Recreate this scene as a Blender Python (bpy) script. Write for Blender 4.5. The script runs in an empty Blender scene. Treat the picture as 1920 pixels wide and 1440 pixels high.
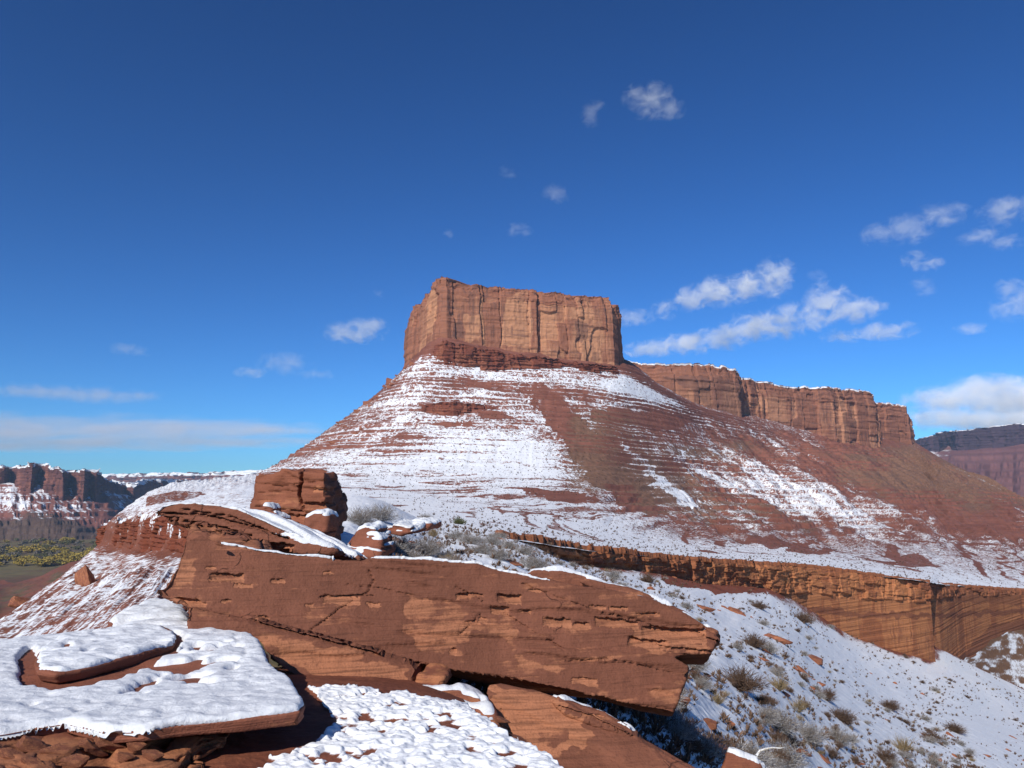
import bpy, bmesh, math, random
import numpy as np
from mathutils import Vector

# ------------------------------------------------------------------ camera, world, sun, exposure
SC = bpy.context.scene
COL = SC.collection
R = math.radians
F = 1450.0                       # focal length in pixels of the 1920 wide photograph
PITCH = math.atan((930 - 720) / F)
cam = bpy.data.cameras.new("camera")
cam.sensor_width = 36.0
cam.lens = F / 1920 * 36.0
cam.clip_start = 0.05
cam.clip_end = 60000
camo = bpy.data.objects.new("camera", cam)
camo.rotation_euler = (math.pi / 2 + PITCH, 0, 0)
COL.objects.link(camo)
SC.camera = camo

SUN_EL, SUN_AZ = 34.0, 27.0      # azimuth: degrees to the left of straight behind the camera
tosun = Vector((-math.sin(R(SUN_AZ)) * math.cos(R(SUN_EL)), -math.cos(R(SUN_AZ)) * math.cos(R(SUN_EL)), math.sin(R(SUN_EL))))
w = bpy.data.worlds.new("World")
SC.world = w
w.use_nodes = True
nt = w.node_tree
bg = nt.nodes["Background"]
sky = nt.nodes.new("ShaderNodeTexSky")
sky.sky_type = 'NISHITA'
sky.sun_disc = False
sky.sun_elevation = R(SUN_EL)
sky.sun_rotation = math.atan2(tosun.x, tosun.y)
sky.altitude = 1600
sky.air_density = 1.0
sky.dust_density = 0.3
sky.ozone_density = 3.0
hs = nt.nodes.new("ShaderNodeHueSaturation")
hs.inputs['Saturation'].default_value = 1.0
hs.inputs['Hue'].default_value = 0.5
nt.links.new(sky.outputs[0], hs.inputs['Color'])
tn = nt.nodes.new("ShaderNodeMix")
tn.data_type = 'RGBA'
tn.blend_type = 'MULTIPLY'
tn.inputs[0].default_value = 1.0
tn.inputs[7].default_value = (.345, .575, .745, 1)
nt.links.new(hs.outputs[0], tn.inputs[6])
gm = nt.nodes.new("ShaderNodeGamma")
gm.inputs[1].default_value = 1.38
nt.links.new(tn.outputs[2], gm.inputs[0])
nt.links.new(gm.outputs[0], bg.inputs[0])
bg.inputs[1].default_value = 0.075
sl = bpy.data.lights.new("sun", 'SUN')
sl.energy = 4.0
sl.angle = R(0.53)
sl.color = (1.0, 0.94, 0.86)
so = bpy.data.objects.new("sun", sl)
so.rotation_euler = tosun.to_track_quat('Z', 'Y').to_euler()
COL.objects.link(so)
SC.view_settings.view_transform = 'Standard'
SC.view_settings.look = 'None'
SC.view_settings.exposure = 0.3
SC.view_settings.gamma = 1.0
SC.view_settings.use_curve_mapping = False
SC.render.engine = 'CYCLES'
SC.cycles.max_bounces = 6
SC.cycles.diffuse_bounces = 3
SC.cycles.volume_bounces = 5
SC.cycles.use_denoising = True
SC.cycles.volume_step_rate = 0.35

# ------------------------------------------------------------------ helpers: noise, projection, meshes
rng = np.random.default_rng(7)
random.seed(7)
U32 = np.uint32


def _hash(ix, iy, iz, seed):
    with np.errstate(over='ignore'):
        h = (ix.astype(U32) * U32(0x8da6b343)) ^ (iy.astype(U32) * U32(0xd8163841)) ^ (iz.astype(U32) * U32(0xcb1ab31f)) ^ U32((seed * 2654435761) & 0xffffffff)
        h ^= h >> U32(15)
        h *= U32(0x2c1b3c6d)
        h ^= h >> U32(12)
        h *= U32(0x297a2d39)
        h ^= h >> U32(15)
    return h.astype(np.float32) * np.float32(1 / 4294967296.0)


def vn(x, y, z=None, seed=0):
    """value noise in 0..1"""
    x = np.asarray(x, dtype=np.float64); y = np.asarray(y, dtype=np.float64) + 0 * x
    z = np.zeros_like(x) if z is None else np.asarray(z, dtype=np.float64) + 0 * x
    fx, fy, fz = np.floor(x), np.floor(y), np.floor(z)
    tx, ty, tz = [(t * t * t * (t * (t * 6 - 15) + 10)).astype(np.float32) for t in (x - fx, y - fy, z - fz)]
    ix, iy, iz = fx.astype(np.int64), fy.astype(np.int64), fz.astype(np.int64)
    r = 0
    for dx in (0, 1):
        wx = tx if dx else 1 - tx
        for dy in (0, 1):
            wy = ty if dy else 1 - ty
            for dz in (0, 1):
                wz = tz if dz else 1 - tz
                r = r + wx * wy * wz * _hash(ix + dx, iy + dy, iz + dz, seed)
    return r


def fbm(x, y, z=None, octv=4, seed=0, gain=0.5):
    s, a, n = 0, 1.0, 0
    z = 0 if z is None else z
    f = 1.0
    for o in range(octv):
        s = s + a * vn(x * f + o * 17.3, y * f - o * 9.1, z * f + o * 5.7, seed + o)
        n += a
        a *= gain
        f *= 2.03
    return s / n


def sst(a, b, x):
    t = np.clip((x - a) / (b - a), 0, 1)
    return t * t * (3 - 2 * t)


CP, SP = math.cos(PITCH), math.sin(PITCH)


def ray(px, py, D):
    px = np.asarray(px, float); py = np.asarray(py, float); D = np.asarray(D, float)
    xc = (px - 960) / F
    yc = (720 - py) / F
    dy = CP - yc * SP
    dz = SP + yc * CP
    return np.stack([xc * D / dy, D + 0 * xc, dz * D / dy], -1)


def proj(P):
    """world point -> photograph coordinates (used only to trace outlines onto surfaces)"""
    x, y, z = P[:, 0], P[:, 1], P[:, 2]
    fw = y * CP + z * SP
    up = -y * SP + z * CP
    fw = np.maximum(fw, 1e-3)
    return 960 + F * x / fw, 720 - F * up / fw


def inpoly(px, py, poly):
    poly = np.asarray(poly, float)
    r = np.zeros(px.shape, bool)
    x0, y0 = poly.min(0); x1, y1 = poly.max(0)
    m = (px >= x0) & (px <= x1) & (py >= y0) & (py <= y1)
    if not m.any():
        return r
    qx, qy = px[m], py[m]
    c = np.zeros(qx.shape, bool)
    n = len(poly)
    for i in range(n):
        ax, ay = poly[i]; bx, by = poly[(i + 1) % n]
        if ay == by:
            continue
        t = ((ay > qy) != (by > qy)) & (qx < (bx - ax) * (qy - ay) / (by - ay) + ax)
        c ^= t
    r[m] = c
    return r


def segdist(px, py, line):
    d = np.full(px.shape, 1e9)
    for (ax, ay), (bx, by) in zip(line[:-1], line[1:]):
        vx, vy = bx - ax, by - ay
        t = np.clip(((px - ax) * vx + (py - ay) * vy) / (vx * vx + vy * vy), 0, 1)
        d = np.minimum(d, np.hypot(px - ax - t * vx, py - ay - t * vy))
    return d


def mesh_np(name, V, faces, attrs=None, smooth=True, mat=None, parent=None):
    V = np.ascontiguousarray(V, dtype=np.float32)
    faces = np.ascontiguousarray(faces, dtype=np.int32)
    me = bpy.data.meshes.new(name)
    k = faces.shape[1]
    me.vertices.add(len(V)); me.vertices.foreach_set('co', V.ravel())
    me.loops.add(faces.size); me.loops.foreach_set('vertex_index', faces.ravel())
    me.polygons.add(len(faces))
    me.polygons.foreach_set('loop_start', np.arange(0, faces.size, k, dtype=np.int32))
    me.polygons.foreach_set('use_smooth', np.full(len(faces), smooth, dtype=bool))
    me.update(calc_edges=True)
    for n, a in (attrs or {}).items():
        at = me.attributes.new(n, 'FLOAT', 'POINT')
        at.data.foreach_set('value', np.ascontiguousarray(a, dtype=np.float32))
    o = bpy.data.objects.new(name, me)
    COL.objects.link(o)
    if mat:
        me.materials.append(mat)
    if parent:
        o.parent = parent
    return o


def tag(o, label=None, cat=None, group=None, kind=None):
    if label: o['label'] = label
    if cat: o['category'] = cat
    if group: o['group'] = group
    if kind: o['kind'] = kind
    return o


def empty(name, loc=(0, 0, 0)):
    o = bpy.data.objects.new(name, None)
    o.location = loc
    COL.objects.link(o)
    return o


def grid_faces(nr, nc, wrap=False):
    i = np.arange(nr - 1)[:, None]
    j = np.arange(nc if wrap else nc - 1)[None, :]
    a = i * nc + j
    b = i * nc + (j + 1) % nc
    return np.stack([a + 0 * b, b, b + nc, a + nc], -1).reshape(-1, 4)


def pchip(x, Y, xi):
    """monotone cubic along axis 0"""
    x = np.asarray(x, float); Y = np.asarray(Y, float)
    h = np.diff(x); sh = (-1,) + (1,) * (Y.ndim - 1)
    hh = h.reshape(sh)
    d = np.diff(Y, axis=0) / hh
    m = np.zeros_like(Y)
    if len(x) > 2:
        w1 = 2 * hh[1:] + hh[:-1]; w2 = hh[1:] + 2 * hh[:-1]
        with np.errstate(divide='ignore', invalid='ignore'):
            mm = (w1 + w2) / (w1 / d[:-1] + w2 / d[1:])
        m[1:-1] = np.where(d[:-1] * d[1:] > 0, mm, 0)
    m[0] = d[0]; m[-1] = d[-1]
    k = np.clip(np.searchsorted(x, xi) - 1, 0, len(x) - 2)
    t = ((xi - x[k]) / h[k]).reshape(sh)
    hk = h[k].reshape(sh)
    return ((1 + 2 * t) * (1 - t) ** 2 * Y[k] + t * (1 - t) ** 2 * hk * m[k] + t * t * (3 - 2 * t) * Y[k + 1] + t * t * (t - 1) * hk * m[k + 1])


def patch(ctrl, nu, nv):
    """ctrl[col][row] = (px, py, D, extra...) -> dense positions, extras; sampled evenly in picture width"""
    C = np.array(ctrl, float)
    C[..., 2] = np.log(C[..., 2])
    dc = np.abs(np.diff(C[..., 0], axis=0)).mean(1) + np.abs(np.diff(C[..., 1], axis=0)).mean(1) * .5 + 2
    xc = np.concatenate([[0], np.cumsum(dc)])
    dr = np.abs(np.diff(C[..., 1], axis=1)).mean(0) + np.abs(np.diff(C[..., 0], axis=1)).mean(0) * .3 + 2
    xr = np.concatenate([[0], np.cumsum(dr)])
    A = pchip(xc, C, np.linspace(0, xc[-1], nu))
    B = pchip(xr, np.swapaxes(A, 0, 1), np.linspace(0, xr[-1], nv))      # (nv, nu, k)
    D = np.exp(B[..., 2])
    P = ray(B[..., 0], B[..., 1], D)
    return P.reshape(-1, 3), [B[..., i].reshape(-1) for i in range(3, B.shape[-1])], np.repeat(np.linspace(0, 1, nv), nu), np.tile(np.linspace(0, 1, nu), nv)


def grid_normals(P, nr, nc):
    G = P.reshape(nr, nc, 3)
    du = np.gradient(G, axis=1); dv = np.gradient(G, axis=0)
    n = np.cross(du, dv)
    n /= np.linalg.norm(n, axis=-1, keepdims=True) + 1e-9
    n = n.reshape(-1, 3)
    return n


def terrace(h, seed, lo, hi, hmin, hmax, sharp=4.0, rise=0.35):
    """stair-step map of a height: flat treads, steep risers; returns new height and riser weight"""
    rg = np.random.default_rng(seed)
    L = [lo]
    while L[-1] < hi:
        L.append(L[-1] + rg.uniform(hmin, hmax))
    L = np.array(L)
    k = np.clip(np.searchsorted(L, h) - 1, 0, len(L) - 2)
    H = (L[k + 1] - L[k])
    t = (h - L[k]) / H
    s = sst(1 - rise, 1.0, t) * (1 - .15) + .15 * t
    riser = ((t > 1 - rise) & (t < 1)).astype(np.float32)
    strength = rg.uniform(.2, 1.0, len(L))[k]
    return L[k] + s * H, riser, strength


# ------------------------------------------------------------------ material helpers
class NT:
    def __init__(self, name):
        self.m = bpy.data.materials.new(name)
        self.m.use_nodes = True
        self.t = self.m.node_tree
        self.t.nodes.clear()
        self.out = self.n('OutputMaterial')

    def n(self, typ, **kw):
        nd = self.t.nodes.new('ShaderNode' + typ)
        for k, v in kw.items():
            setattr(nd, k, v)
        return nd

    def l(self, a, b):
        self.t.links.new(a, b)

    def val(self, sock, v):
        if isinstance(v, (int, float, tuple, list)):
            if isinstance(v, (tuple, list)) and len(v) == 3 and sock.type == 'RGBA':
                v = (*v, 1)
            sock.default_value = v
        else:
            self.l(v, sock)

    def math(self, op, a, b=0.0, c=None, clamp=False):
        nd = self.n('Math', operation=op, use_clamp=clamp)
        self.val(nd.inputs[0], a); self.val(nd.inputs[1], b)
        if c is not None:
            self.val(nd.inputs[2], c)
        return nd.outputs[0]

    def vmath(self, op, a, b):
        nd = self.n('VectorMath', operation=op)
        self.val(nd.inputs[0], a); self.val(nd.inputs[1], b)
        return nd.outputs['Value'] if op in ('LENGTH', 'DOT_PRODUCT', 'DISTANCE') else nd.outputs[0]

    def coord(self, scale=(1, 1, 1), rot=(0, 0, 0), kind='Object'):
        c = self.n('TexCoord')
        mp = self.n('Mapping')
        mp.inputs['Scale'].default_value = scale
        mp.inputs['Rotation'].default_value = rot
        self.l(c.outputs[kind], mp.inputs[0])
        return mp.outputs[0]

    def noise(self, vec, scale, detail=5, rough=.55, dist=0.0):
        nd = self.n('TexNoise')
        self.l(vec, nd.inputs['Vector'])
        nd.inputs['Scale'].default_value = scale
        nd.inputs['Detail'].default_value = detail
        nd.inputs['Roughness'].default_value = rough
        nd.inputs['Distortion'].default_value = dist
        return nd.outputs['Fac']

    def ss(self, x, a, b):
        nd = self.n('MapRange', interpolation_type='SMOOTHSTEP')
        self.val(nd.inputs[0], x)
        nd.inputs[1].default_value = a; nd.inputs[2].default_value = b
        return nd.outputs[0]

    def mix(self, f, a, b):
        nd = self.n('Mix', data_type='RGBA')
        self.val(nd.inputs[0], f); self.val(nd.inputs[6], a); self.val(nd.inputs[7], b)
        return nd.outputs[2]

    def attr(self, name):
        return self.n('Attribute', attribute_name=name).outputs['Fac']

    def bump(self, h, strength, dist):
        nd = self.n('Bump')
        nd.inputs['Strength'].default_value = strength
        nd.inputs['Distance'].default_value = dist
        self.l(h, nd.inputs['Height'])
        return nd.outputs[0]

    def bsdf(self, col, rough=.9, normal=None, spec=.2, **kw):
        b = self.n('BsdfPrincipled')
        self.val(b.inputs['Base Color'], col)
        self.val(b.inputs['Roughness'], rough)
        b.inputs['Specular IOR Level'].default_value = spec
        if normal is not None:
            self.l(normal, b.inputs['Normal'])
        for k, v in kw.items():
            self.val(b.inputs[k], v)
        self.l(b.outputs[0], self.out.inputs[0])
        return b


SNOW = (0.76, 0.78, 0.80)


def mat_snow(name, scale=9.0, strength=.5, dist=.02):
    t = NT(name)
    c = t.coord()
    n1 = t.noise(c, scale, 6, .6)
    n2 = t.noise(c, scale * 12, 3, .6)
    h = t.math('ADD', n1, t.math('MULTIPLY', n2, .15))
    col = t.mix(t.ss(n1, .3, .7), (.66, .68, .70), (.74, .76, .78))
    t.bsdf(col, .6, t.bump(h, strength, dist), .3)
    return t.m


def mat_hill(name, red, red2, tan, unit=1.0, strata=.35, snow_w=.55, edge=.06, brush=(.10, .085, .06)):
    """rock debris with patchy snow: 'snow' and 'tan' come from the mesh, fine grain from noise; unit = metres per grain"""
    t = NT(name)
    c = t.coord()
    u = 1.0 / unit
    nf = t.noise(c, .35 * u, 4, .7)
    nm = t.noise(c, .08 * u, 5, .6)
    spk = t.noise(c, .9 * u, 2, .5)
    band = t.noise(t.coord((.004 * u, .004 * u, strata * u)), 1.0, 4, .65)
    rock = t.mix(t.ss(band, .38, .62), red, red2)
    rock = t.mix(t.math('MULTIPLY', t.ss(nm, .35, .7), .35), rock, tuple(min(1, x * 1.5) for x in red2))
    tn = t.mix(t.ss(nf, .35, .68), tan, tuple(x * .55 for x in tan))
    rock = t.mix(t.math('MULTIPLY', t.ss(t.math('ADD', t.attr('tan'), t.math('MULTIPLY', t.math('SUBTRACT', nf, .5), .9)), .3, .6), .85), rock, tn)
    sn = t.math('ADD', t.attr('snow'), t.math('MULTIPLY', t.math('SUBTRACT', nf, .5), snow_w))
    sn = t.math('ADD', sn, t.math('MULTIPLY', t.math('SUBTRACT', spk, .5), snow_w * .6))
    fac = t.ss(sn, .5 - edge, .5 + edge)
    col = t.mix(fac, rock, SNOW)
    dots = t.ss(spk, .715, .76)
    col = t.mix(t.math('MULTIPLY', dots, .6), col, brush)
    h = t.math('ADD', nf, t.math('MULTIPLY', spk, .5))
    t.bsdf(col, .9, t.bump(h, .5, .6 * unit), .15)
    return t.m


def mat_cliff(name, tan, brown, dark, unit=1.0, beds=.5, bump=.6):
    t = NT(name)
    u = 1.0 / unit
    c = t.coord()
    vst = t.noise(t.coord((.16 * u, .16 * u, .012 * u)), 1.0, 5, .65)
    vst2 = t.noise(t.coord((.5 * u, .5 * u, .05 * u)), 1.0, 4, .6)
    bed = t.noise(t.coord((.012 * u, .012 * u, beds * u)), 1.0, 4, .7)
    big = t.noise(c, .03 * u, 4, .6)
    f = t.math('ADD', t.attr('tone'), t.math('MULTIPLY', t.math('SUBTRACT', vst, .5), .9))
    f = t.math('ADD', f, t.math('MULTIPLY', t.math('SUBTRACT', big, .5), .7))
    col = t.mix(t.ss(f, .35, .7), brown, tan)
    col = t.mix(t.math('MULTIPLY', t.ss(bed, .5, .7), .35), col, tuple(x * .7 for x in brown))
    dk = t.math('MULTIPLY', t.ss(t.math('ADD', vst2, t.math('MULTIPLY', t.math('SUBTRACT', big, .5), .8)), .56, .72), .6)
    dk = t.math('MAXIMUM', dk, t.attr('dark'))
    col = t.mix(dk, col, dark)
    col = t.mix(t.ss(t.attr('snow'), .45, .55), col, SNOW)
    h = t.math('ADD', t.math('MULTIPLY', vst2, .8), bed)
    t.bsdf(col, .92, t.bump(h, bump, 1.2 * unit), .1)
    return t.m


def mat_slab(name, dark, light, tilt=(0, 0, 0), sc=1.0, soil=0.0):
    """desert-varnished sandstone with peeled lighter patches ('light' from the mesh)"""
    t = NT(name)
    c = t.coord()
    cb = t.coord((.5 * sc, .5 * sc, 9 * sc), tilt)
    bed = t.noise(cb, 1.0, 6, .6, .3)
    bed2 = t.noise(t.coord((1.2 * sc, 1.2 * sc, 34 * sc), tilt), 1.0, 3, .6, .5)
    big = t.noise(c, .8 * sc, 5, .62)
    mid = t.noise(c, 4.0 * sc, 6, .65)
    fine = t.noise(c, 38 * sc, 4, .6)
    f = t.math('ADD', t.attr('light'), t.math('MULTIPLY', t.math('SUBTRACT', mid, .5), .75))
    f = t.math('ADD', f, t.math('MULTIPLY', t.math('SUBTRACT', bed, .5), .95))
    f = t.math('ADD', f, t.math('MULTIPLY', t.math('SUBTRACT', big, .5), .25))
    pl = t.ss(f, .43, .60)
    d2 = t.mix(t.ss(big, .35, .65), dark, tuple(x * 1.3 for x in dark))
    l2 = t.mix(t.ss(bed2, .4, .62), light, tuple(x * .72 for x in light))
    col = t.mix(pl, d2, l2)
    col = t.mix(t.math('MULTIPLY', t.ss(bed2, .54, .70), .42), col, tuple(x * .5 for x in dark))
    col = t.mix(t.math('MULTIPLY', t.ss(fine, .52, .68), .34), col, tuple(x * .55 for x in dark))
    vo = t.n('TexVoronoi', feature='DISTANCE_TO_EDGE')
    wv = t.n('VectorMath', operation='ADD')
    nv = t.n('TexNoise'); t.l(c, nv.inputs['Vector']); nv.inputs['Scale'].default_value = 2.2 * sc; nv.inputs['Detail'].default_value = 5
    sv = t.n('VectorMath', operation='SCALE'); t.l(nv.outputs['Color'], sv.inputs[0]); sv.inputs['Scale'].default_value = .55 / sc
    t.l(c, wv.inputs[0]); t.l(sv.outputs[0], wv.inputs[1]); t.l(wv.outputs[0], vo.inputs['Vector']); vo.inputs['Scale'].default_value = 1.1 * sc
    crk = t.math('MULTIPLY', t.ss(vo.outputs['Distance'], .012, .003), t.ss(big, .56, .62))
    col = t.mix(t.math('MULTIPLY', crk, .75), col, tuple(x * .3 for x in dark))
    fine = t.math('SUBTRACT', fine, t.math('MULTIPLY', crk, 1.6))
    h = t.math('ADD', t.math('MULTIPLY', bed2, .5), t.math('ADD', t.math('MULTIPLY', fine, .3), t.math('ADD', mid, t.math('MULTIPLY', pl, -.25))))
    t.bsdf(col, .82, t.bump(h, .75, .04 / sc), .25)
    return t.m


M_snow = mat_snow('snow', 9.0, .5, .02)
M_snow_near = mat_snow('snow_near', 26.0, .8, .016)
M_hill = mat_hill('talus', (.158, .058, .039), (.215, .084, .056), (.225, .128, .08), 1.0, .5, 1.7, .14)
M_slope = mat_hill('near_talus', (.17, .05, .028), (.22, .07, .038), (.2, .12, .07), .35, .3, .5, .09)
M_left = mat_hill('left_talus', (.16, .058, .036), (.22, .085, .055), (.2, .12, .08), .45, .3, 1.5, .14)
M_far = mat_hill('far_talus', (.16, .06, .045), (.20, .08, .058), (.095, .07, .052), 7.0, .3, 1.1, .12)  # the dark tan colour paints in the shade on the low bluff band
M_butte = mat_cliff('butte_rock', (.48, .232, .125), (.29, .122, .072), (.13, .07, .055), 1.6, .35)
M_mesa = mat_cliff('mesa_rock', (.45, .215, .122), (.275, .118, .072), (.13, .07, .055), 2.2, .3)
M_rim = mat_cliff('rim_rock', (.42, .17, .072), (.31, .115, .052), (.17, .065, .04), .42, .9)
M_rim2 = mat_cliff('ledge_rock', (.25, .085, .045), (.18, .055, .032), (.08, .03, .02), .5, .6)
M_farm = mat_cliff('far_rock', (.22, .09, .062), (.13, .055, .045), (.06, .03, .03), 6.0, .2)
M_slab = mat_slab('varnished_sandstone', (.160, .0595, .034), (.375, .150, .076), (R(4), R(11), 0))
M_block = mat_slab('block_sandstone', (.20, .070, .038), (.38, .15, .074), (0, R(2), 0), .8)
M_rock = mat_slab('loose_sandstone', (.20, .070, .040), (.38, .15, .070), (0, 0, 0), 1.6)

# ------------------------------------------------------------------ the hill under the butte (heights traced as depth profiles)
#      rows: inside cliff, cliff contact, foot of pedestal, ... , rim of the bench
HC = [
 [(800,690,1080,.5,.3),(787,694,1040,.5,.3),(760,717,1000,.5,.3),(715,755,960,.5,.3),(665,791,920,.5,.3),(600,836,870,.5,.3),(545,871,820,.5,.3),(495,898,770,.6,.3),(460,918,710,.8,.2),(430,935,650,.8,.2)],
 [(775,688,930,.5,.4),(762,692,890,.5,.4),(735,715,850,.5,.4),(690,752,810,.45,.4),(640,788,770,.45,.4),(575,833,720,.5,.4),(520,868,670,.5,.4),(470,895,620,.6,.3),(440,915,560,.8,.2),(420,932,500,.8,.2)],
 [(835,628,830,.4,.0),(826,633,756,.2,.0),(806,668,738,.5,.0),(785,725,705,.56,.1),(750,780,672,.48,.1),(700,830,630,.62,.1),(660,870,580,.74,.1),(630,905,500,.82,.1),(610,935,350,.92,.1),(600,965,150,.92,.1)],
 [(935,648,830,.4,.0),(930,652,777,.3,.0),(925,690,755,.62,.0),(900,742,705,.54,.0),(880,797,655,.66,.0),(868,845,605,.95,.0),(858,885,550,.93,.0),(848,925,470,.90,.0),(840,960,270,.95,.0),(830,992,92,.92,.0)],
 [(1060,660,850,.2,.0),(1055,668,805,.2,.0),(1055,690,785,.75,.1),(1020,740,728,.58,.1),(1010,797,672,.55,.1),(1005,850,610,.88,.1),(1000,900,545,.9,.0),(990,945,420,.84,.0),(980,982,230,.96,.0),(965,1013,68,.92,.0)],
 [(1165,672,900,.2,.0),(1160,681,840,.1,.0),(1155,702,815,.68,.2),(1130,750,760,.56,.4),(1125,800,705,.22,.6),(1120,855,640,.15,.8),(1120,905,575,.3,.6),(1120,960,450,.66,.0),(1115,1003,240,.88,.0),(1105,1033,97,.92,.0)],
 [(1240,722,960,.4,.0),(1245,730,915,.5,.1),(1248,745,890,.6,.3),(1240,790,830,.25,.2),(1235,835,770,.35,.5),(1230,880,700,.2,.8),(1225,925,620,.25,.8),(1220,975,480,.5,.2),(1215,1018,280,.84,.0),(1210,1043,125,.92,.0)],
 [(1330,765,1080,.4,.1),(1330,772,1030,.4,.1),(1330,785,1000,.42,.1),(1325,820,930,.32,.3),(1322,858,860,.42,.5),(1320,900,770,.4,.5),(1318,945,660,.3,.7),(1315,990,500,.36,.3),(1312,1026,320,.72,.0),(1310,1052,153,.95,.0)],
 [(1480,788,1400,.4,.1),(1480,798,1320,.42,.1),(1482,812,1270,.38,.2),(1490,845,1150,.3,.4),(1500,880,1020,.5,.2),(1505,918,890,.56,.1),(1510,958,760,.45,.4),(1513,1003,580,.40,.3),(1513,1035,400,.66,.0),(1510,1062,202,.95,.0)],
 [(1600,805,1560,.4,.1),(1600,814,1470,.38,.2),(1605,828,1420,.3,.4),(1615,860,1280,.18,.6),(1625,897,1130,.18,.6),(1632,933,970,.35,.3),(1636,970,820,.46,.2),(1638,1012,630,.44,.1),(1635,1045,430,.58,.0),(1628,1078,216,.9,.0)],
 [(1705,825,1700,.3,.2),(1712,834,1610,.25,.4),(1722,850,1540,.15,.6),(1735,880,1380,.12,.8),(1748,912,1200,.1,.7),(1755,945,1020,.15,.4),(1758,980,860,.3,.2),(1758,1020,660,.48,.0),(1752,1055,450,.6,.0),(1743,1092,232,.9,.0)],
 [(1710,827,1700,.3,.2),(1718,836,1610,.25,.4),(1729,852,1540,.15,.6),(1742,882,1380,.12,.8),(1756,914,1200,.1,.7),(1763,947,1020,.15,.4),(1766,982,860,.3,.2),(1766,1022,660,.48,.0),(1772,1057,462,.6,.0),(1758,1095,262,.9,.0)],
 [(1760,857,1720,.2,.4),(1778,867,1640,.15,.6),(1800,882,1570,.1,.7),(1850,908,1430,.08,.8),(1880,938,1250,.08,.6),(1895,965,1060,.12,.3),(1905,997,890,.25,.1),(1910,1035,700,.48,.0),(1912,1068,520,.6,.0),(1915,1106,352,.8,.0)],
 [(1850,903,1650,.1,.6),(1875,915,1600,.1,.7),(1920,941,1520,.08,.7),(1980,972,1400,.08,.6),(2020,995,1250,.1,.4),(2040,1015,1080,.12,.3),(2050,1038,900,.25,.1),(2055,1065,700,.48,.0),(2060,1090,530,.6,.0),(2070,1125,385,.8,.0)],
]
NU, NV = 1250, 640
HP, (hs_, ht_), hv, hu = patch(HC, NU, NV)
hx, hy = proj(HP)
dist = HP[:, 1]
# fall-line gullies: vary across the slope, stretched down it; stronger on the right-hand apron
hq = hu - .33 * (hv - .1) * sst(.36, .5, hu)
gul = fbm(hq * 46, hv * 3.0 + hu * 8, None, 4, 11) - .5
gul2 = fbm(hq * 120, hv * 6.0 + hu * 25, None, 3, 12) - .5
wr = sst(.42, .6, hu) * sst(.04, .2, hv) * (1 - sst(.72, .93, hv))
wl = sst(.04, .2, hv) * (1 - sst(.72, .93, hv))
amp = dist * (.015 * wr + .002 * wl)
HP[:, 2] += amp * (1.5 * gul + .6 * gul2)
# strata: terrace the slope in world height
zs = HP[:, 2] + .012 * HP[:, 0] + 5 * (fbm(HP[:, 0] / 60, HP[:, 1] / 60, None, 3, 5) - .5)
tz, ris, stg = terrace(zs, 4, -70, 260, 1.6, 6.5)
led = np.clip(fbm(hu * 14, HP[:, 2] / 16, None, 3, 21) * 2.2 - .55, 0, 1) * sst(.0, .06, hv) * (1 - sst(.7, .9, hv))
fan = inpoly(hx + 20 * (fbm(hx / 25, hy / 25, None, 3, 8) - .5), hy, [(760,805),(850,800),(960,812),(1030,850),(1100,920),(1160,965),(1000,955),(700,930),(640,890),(690,840)])
led = np.where(fan, led * .35, led)
ped = sst(.0, .03, hv) * (1 - sst(.085, .125, hv)) * (1 - sst(.5, .62, hu))          # red pedestal right below the cliff
led = np.maximum(led, ped)
HP[:, 2] += led * (tz - zs) * (.6 + .4 * stg)
HP[:, 2] += dist * .0022 * (fbm(HP[:, 0] / 9, HP[:, 1] / 9, HP[:, 2] / 9, 4, 31) - .5) * (1 - .6 * fan)
HP[:, 2] += dist * .0012 * (fbm(HP[:, 0] / 3.5, HP[:, 1] / 3.5, HP[:, 2] / 3.5, 2, 33) - .5) * (1 - .6 * fan)
streak = fbm(hq * 110, hv * 6 + hu * 24, None, 4, 41) - .5
blot = fbm(hq * 24, hv * 4.0 + hu * 5, None, 4, 42) - .5
bands = fbm(hu * 9, zs / 2.6, None, 4, 43) - .5
bfar = 1 - .68 * sst(.45, .6, hu)
snow = hs_ + (.55 * streak + .35 * streak * wr + 1.15 * blot * wr) * (.25 + .75 * wr) * (1 - sst(.75, .9, hv)) + bands * .48 * bfar * (1 - .6 * sst(.8, .95, hv)) * (1 - .2 * fan) - led * ris * stg * .55 * bfar + .15 * led * (1 - ris)
snow -= ped * .35
snow += .55 * (fbm(HP[:, 0] / 14, HP[:, 1] / 14, HP[:, 2] / 9, 4, 67) - .5) * (1 - .8 * fan) * (1 - sst(.72, .85, hv))
snow -= .55 * sst(.60, .68, fbm(hu * 26, zs / .9, None, 4, 68)) * sst(.68, .76, hv) * (1 - sst(.93, .97, hv))
snow -= .35 * sst(.60, .70, fbm(hu * 9, zs / 1.3, None, 4, 69)) * fan
wx = hx + 46 * (fbm(hx / 30, hy / 16, None, 5, 61) - .5) + 34 * streak
wy = hy + 16 * (fbm(hx / 40, hy / 9, None, 5, 62) - .5) + 10 * bands
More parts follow.
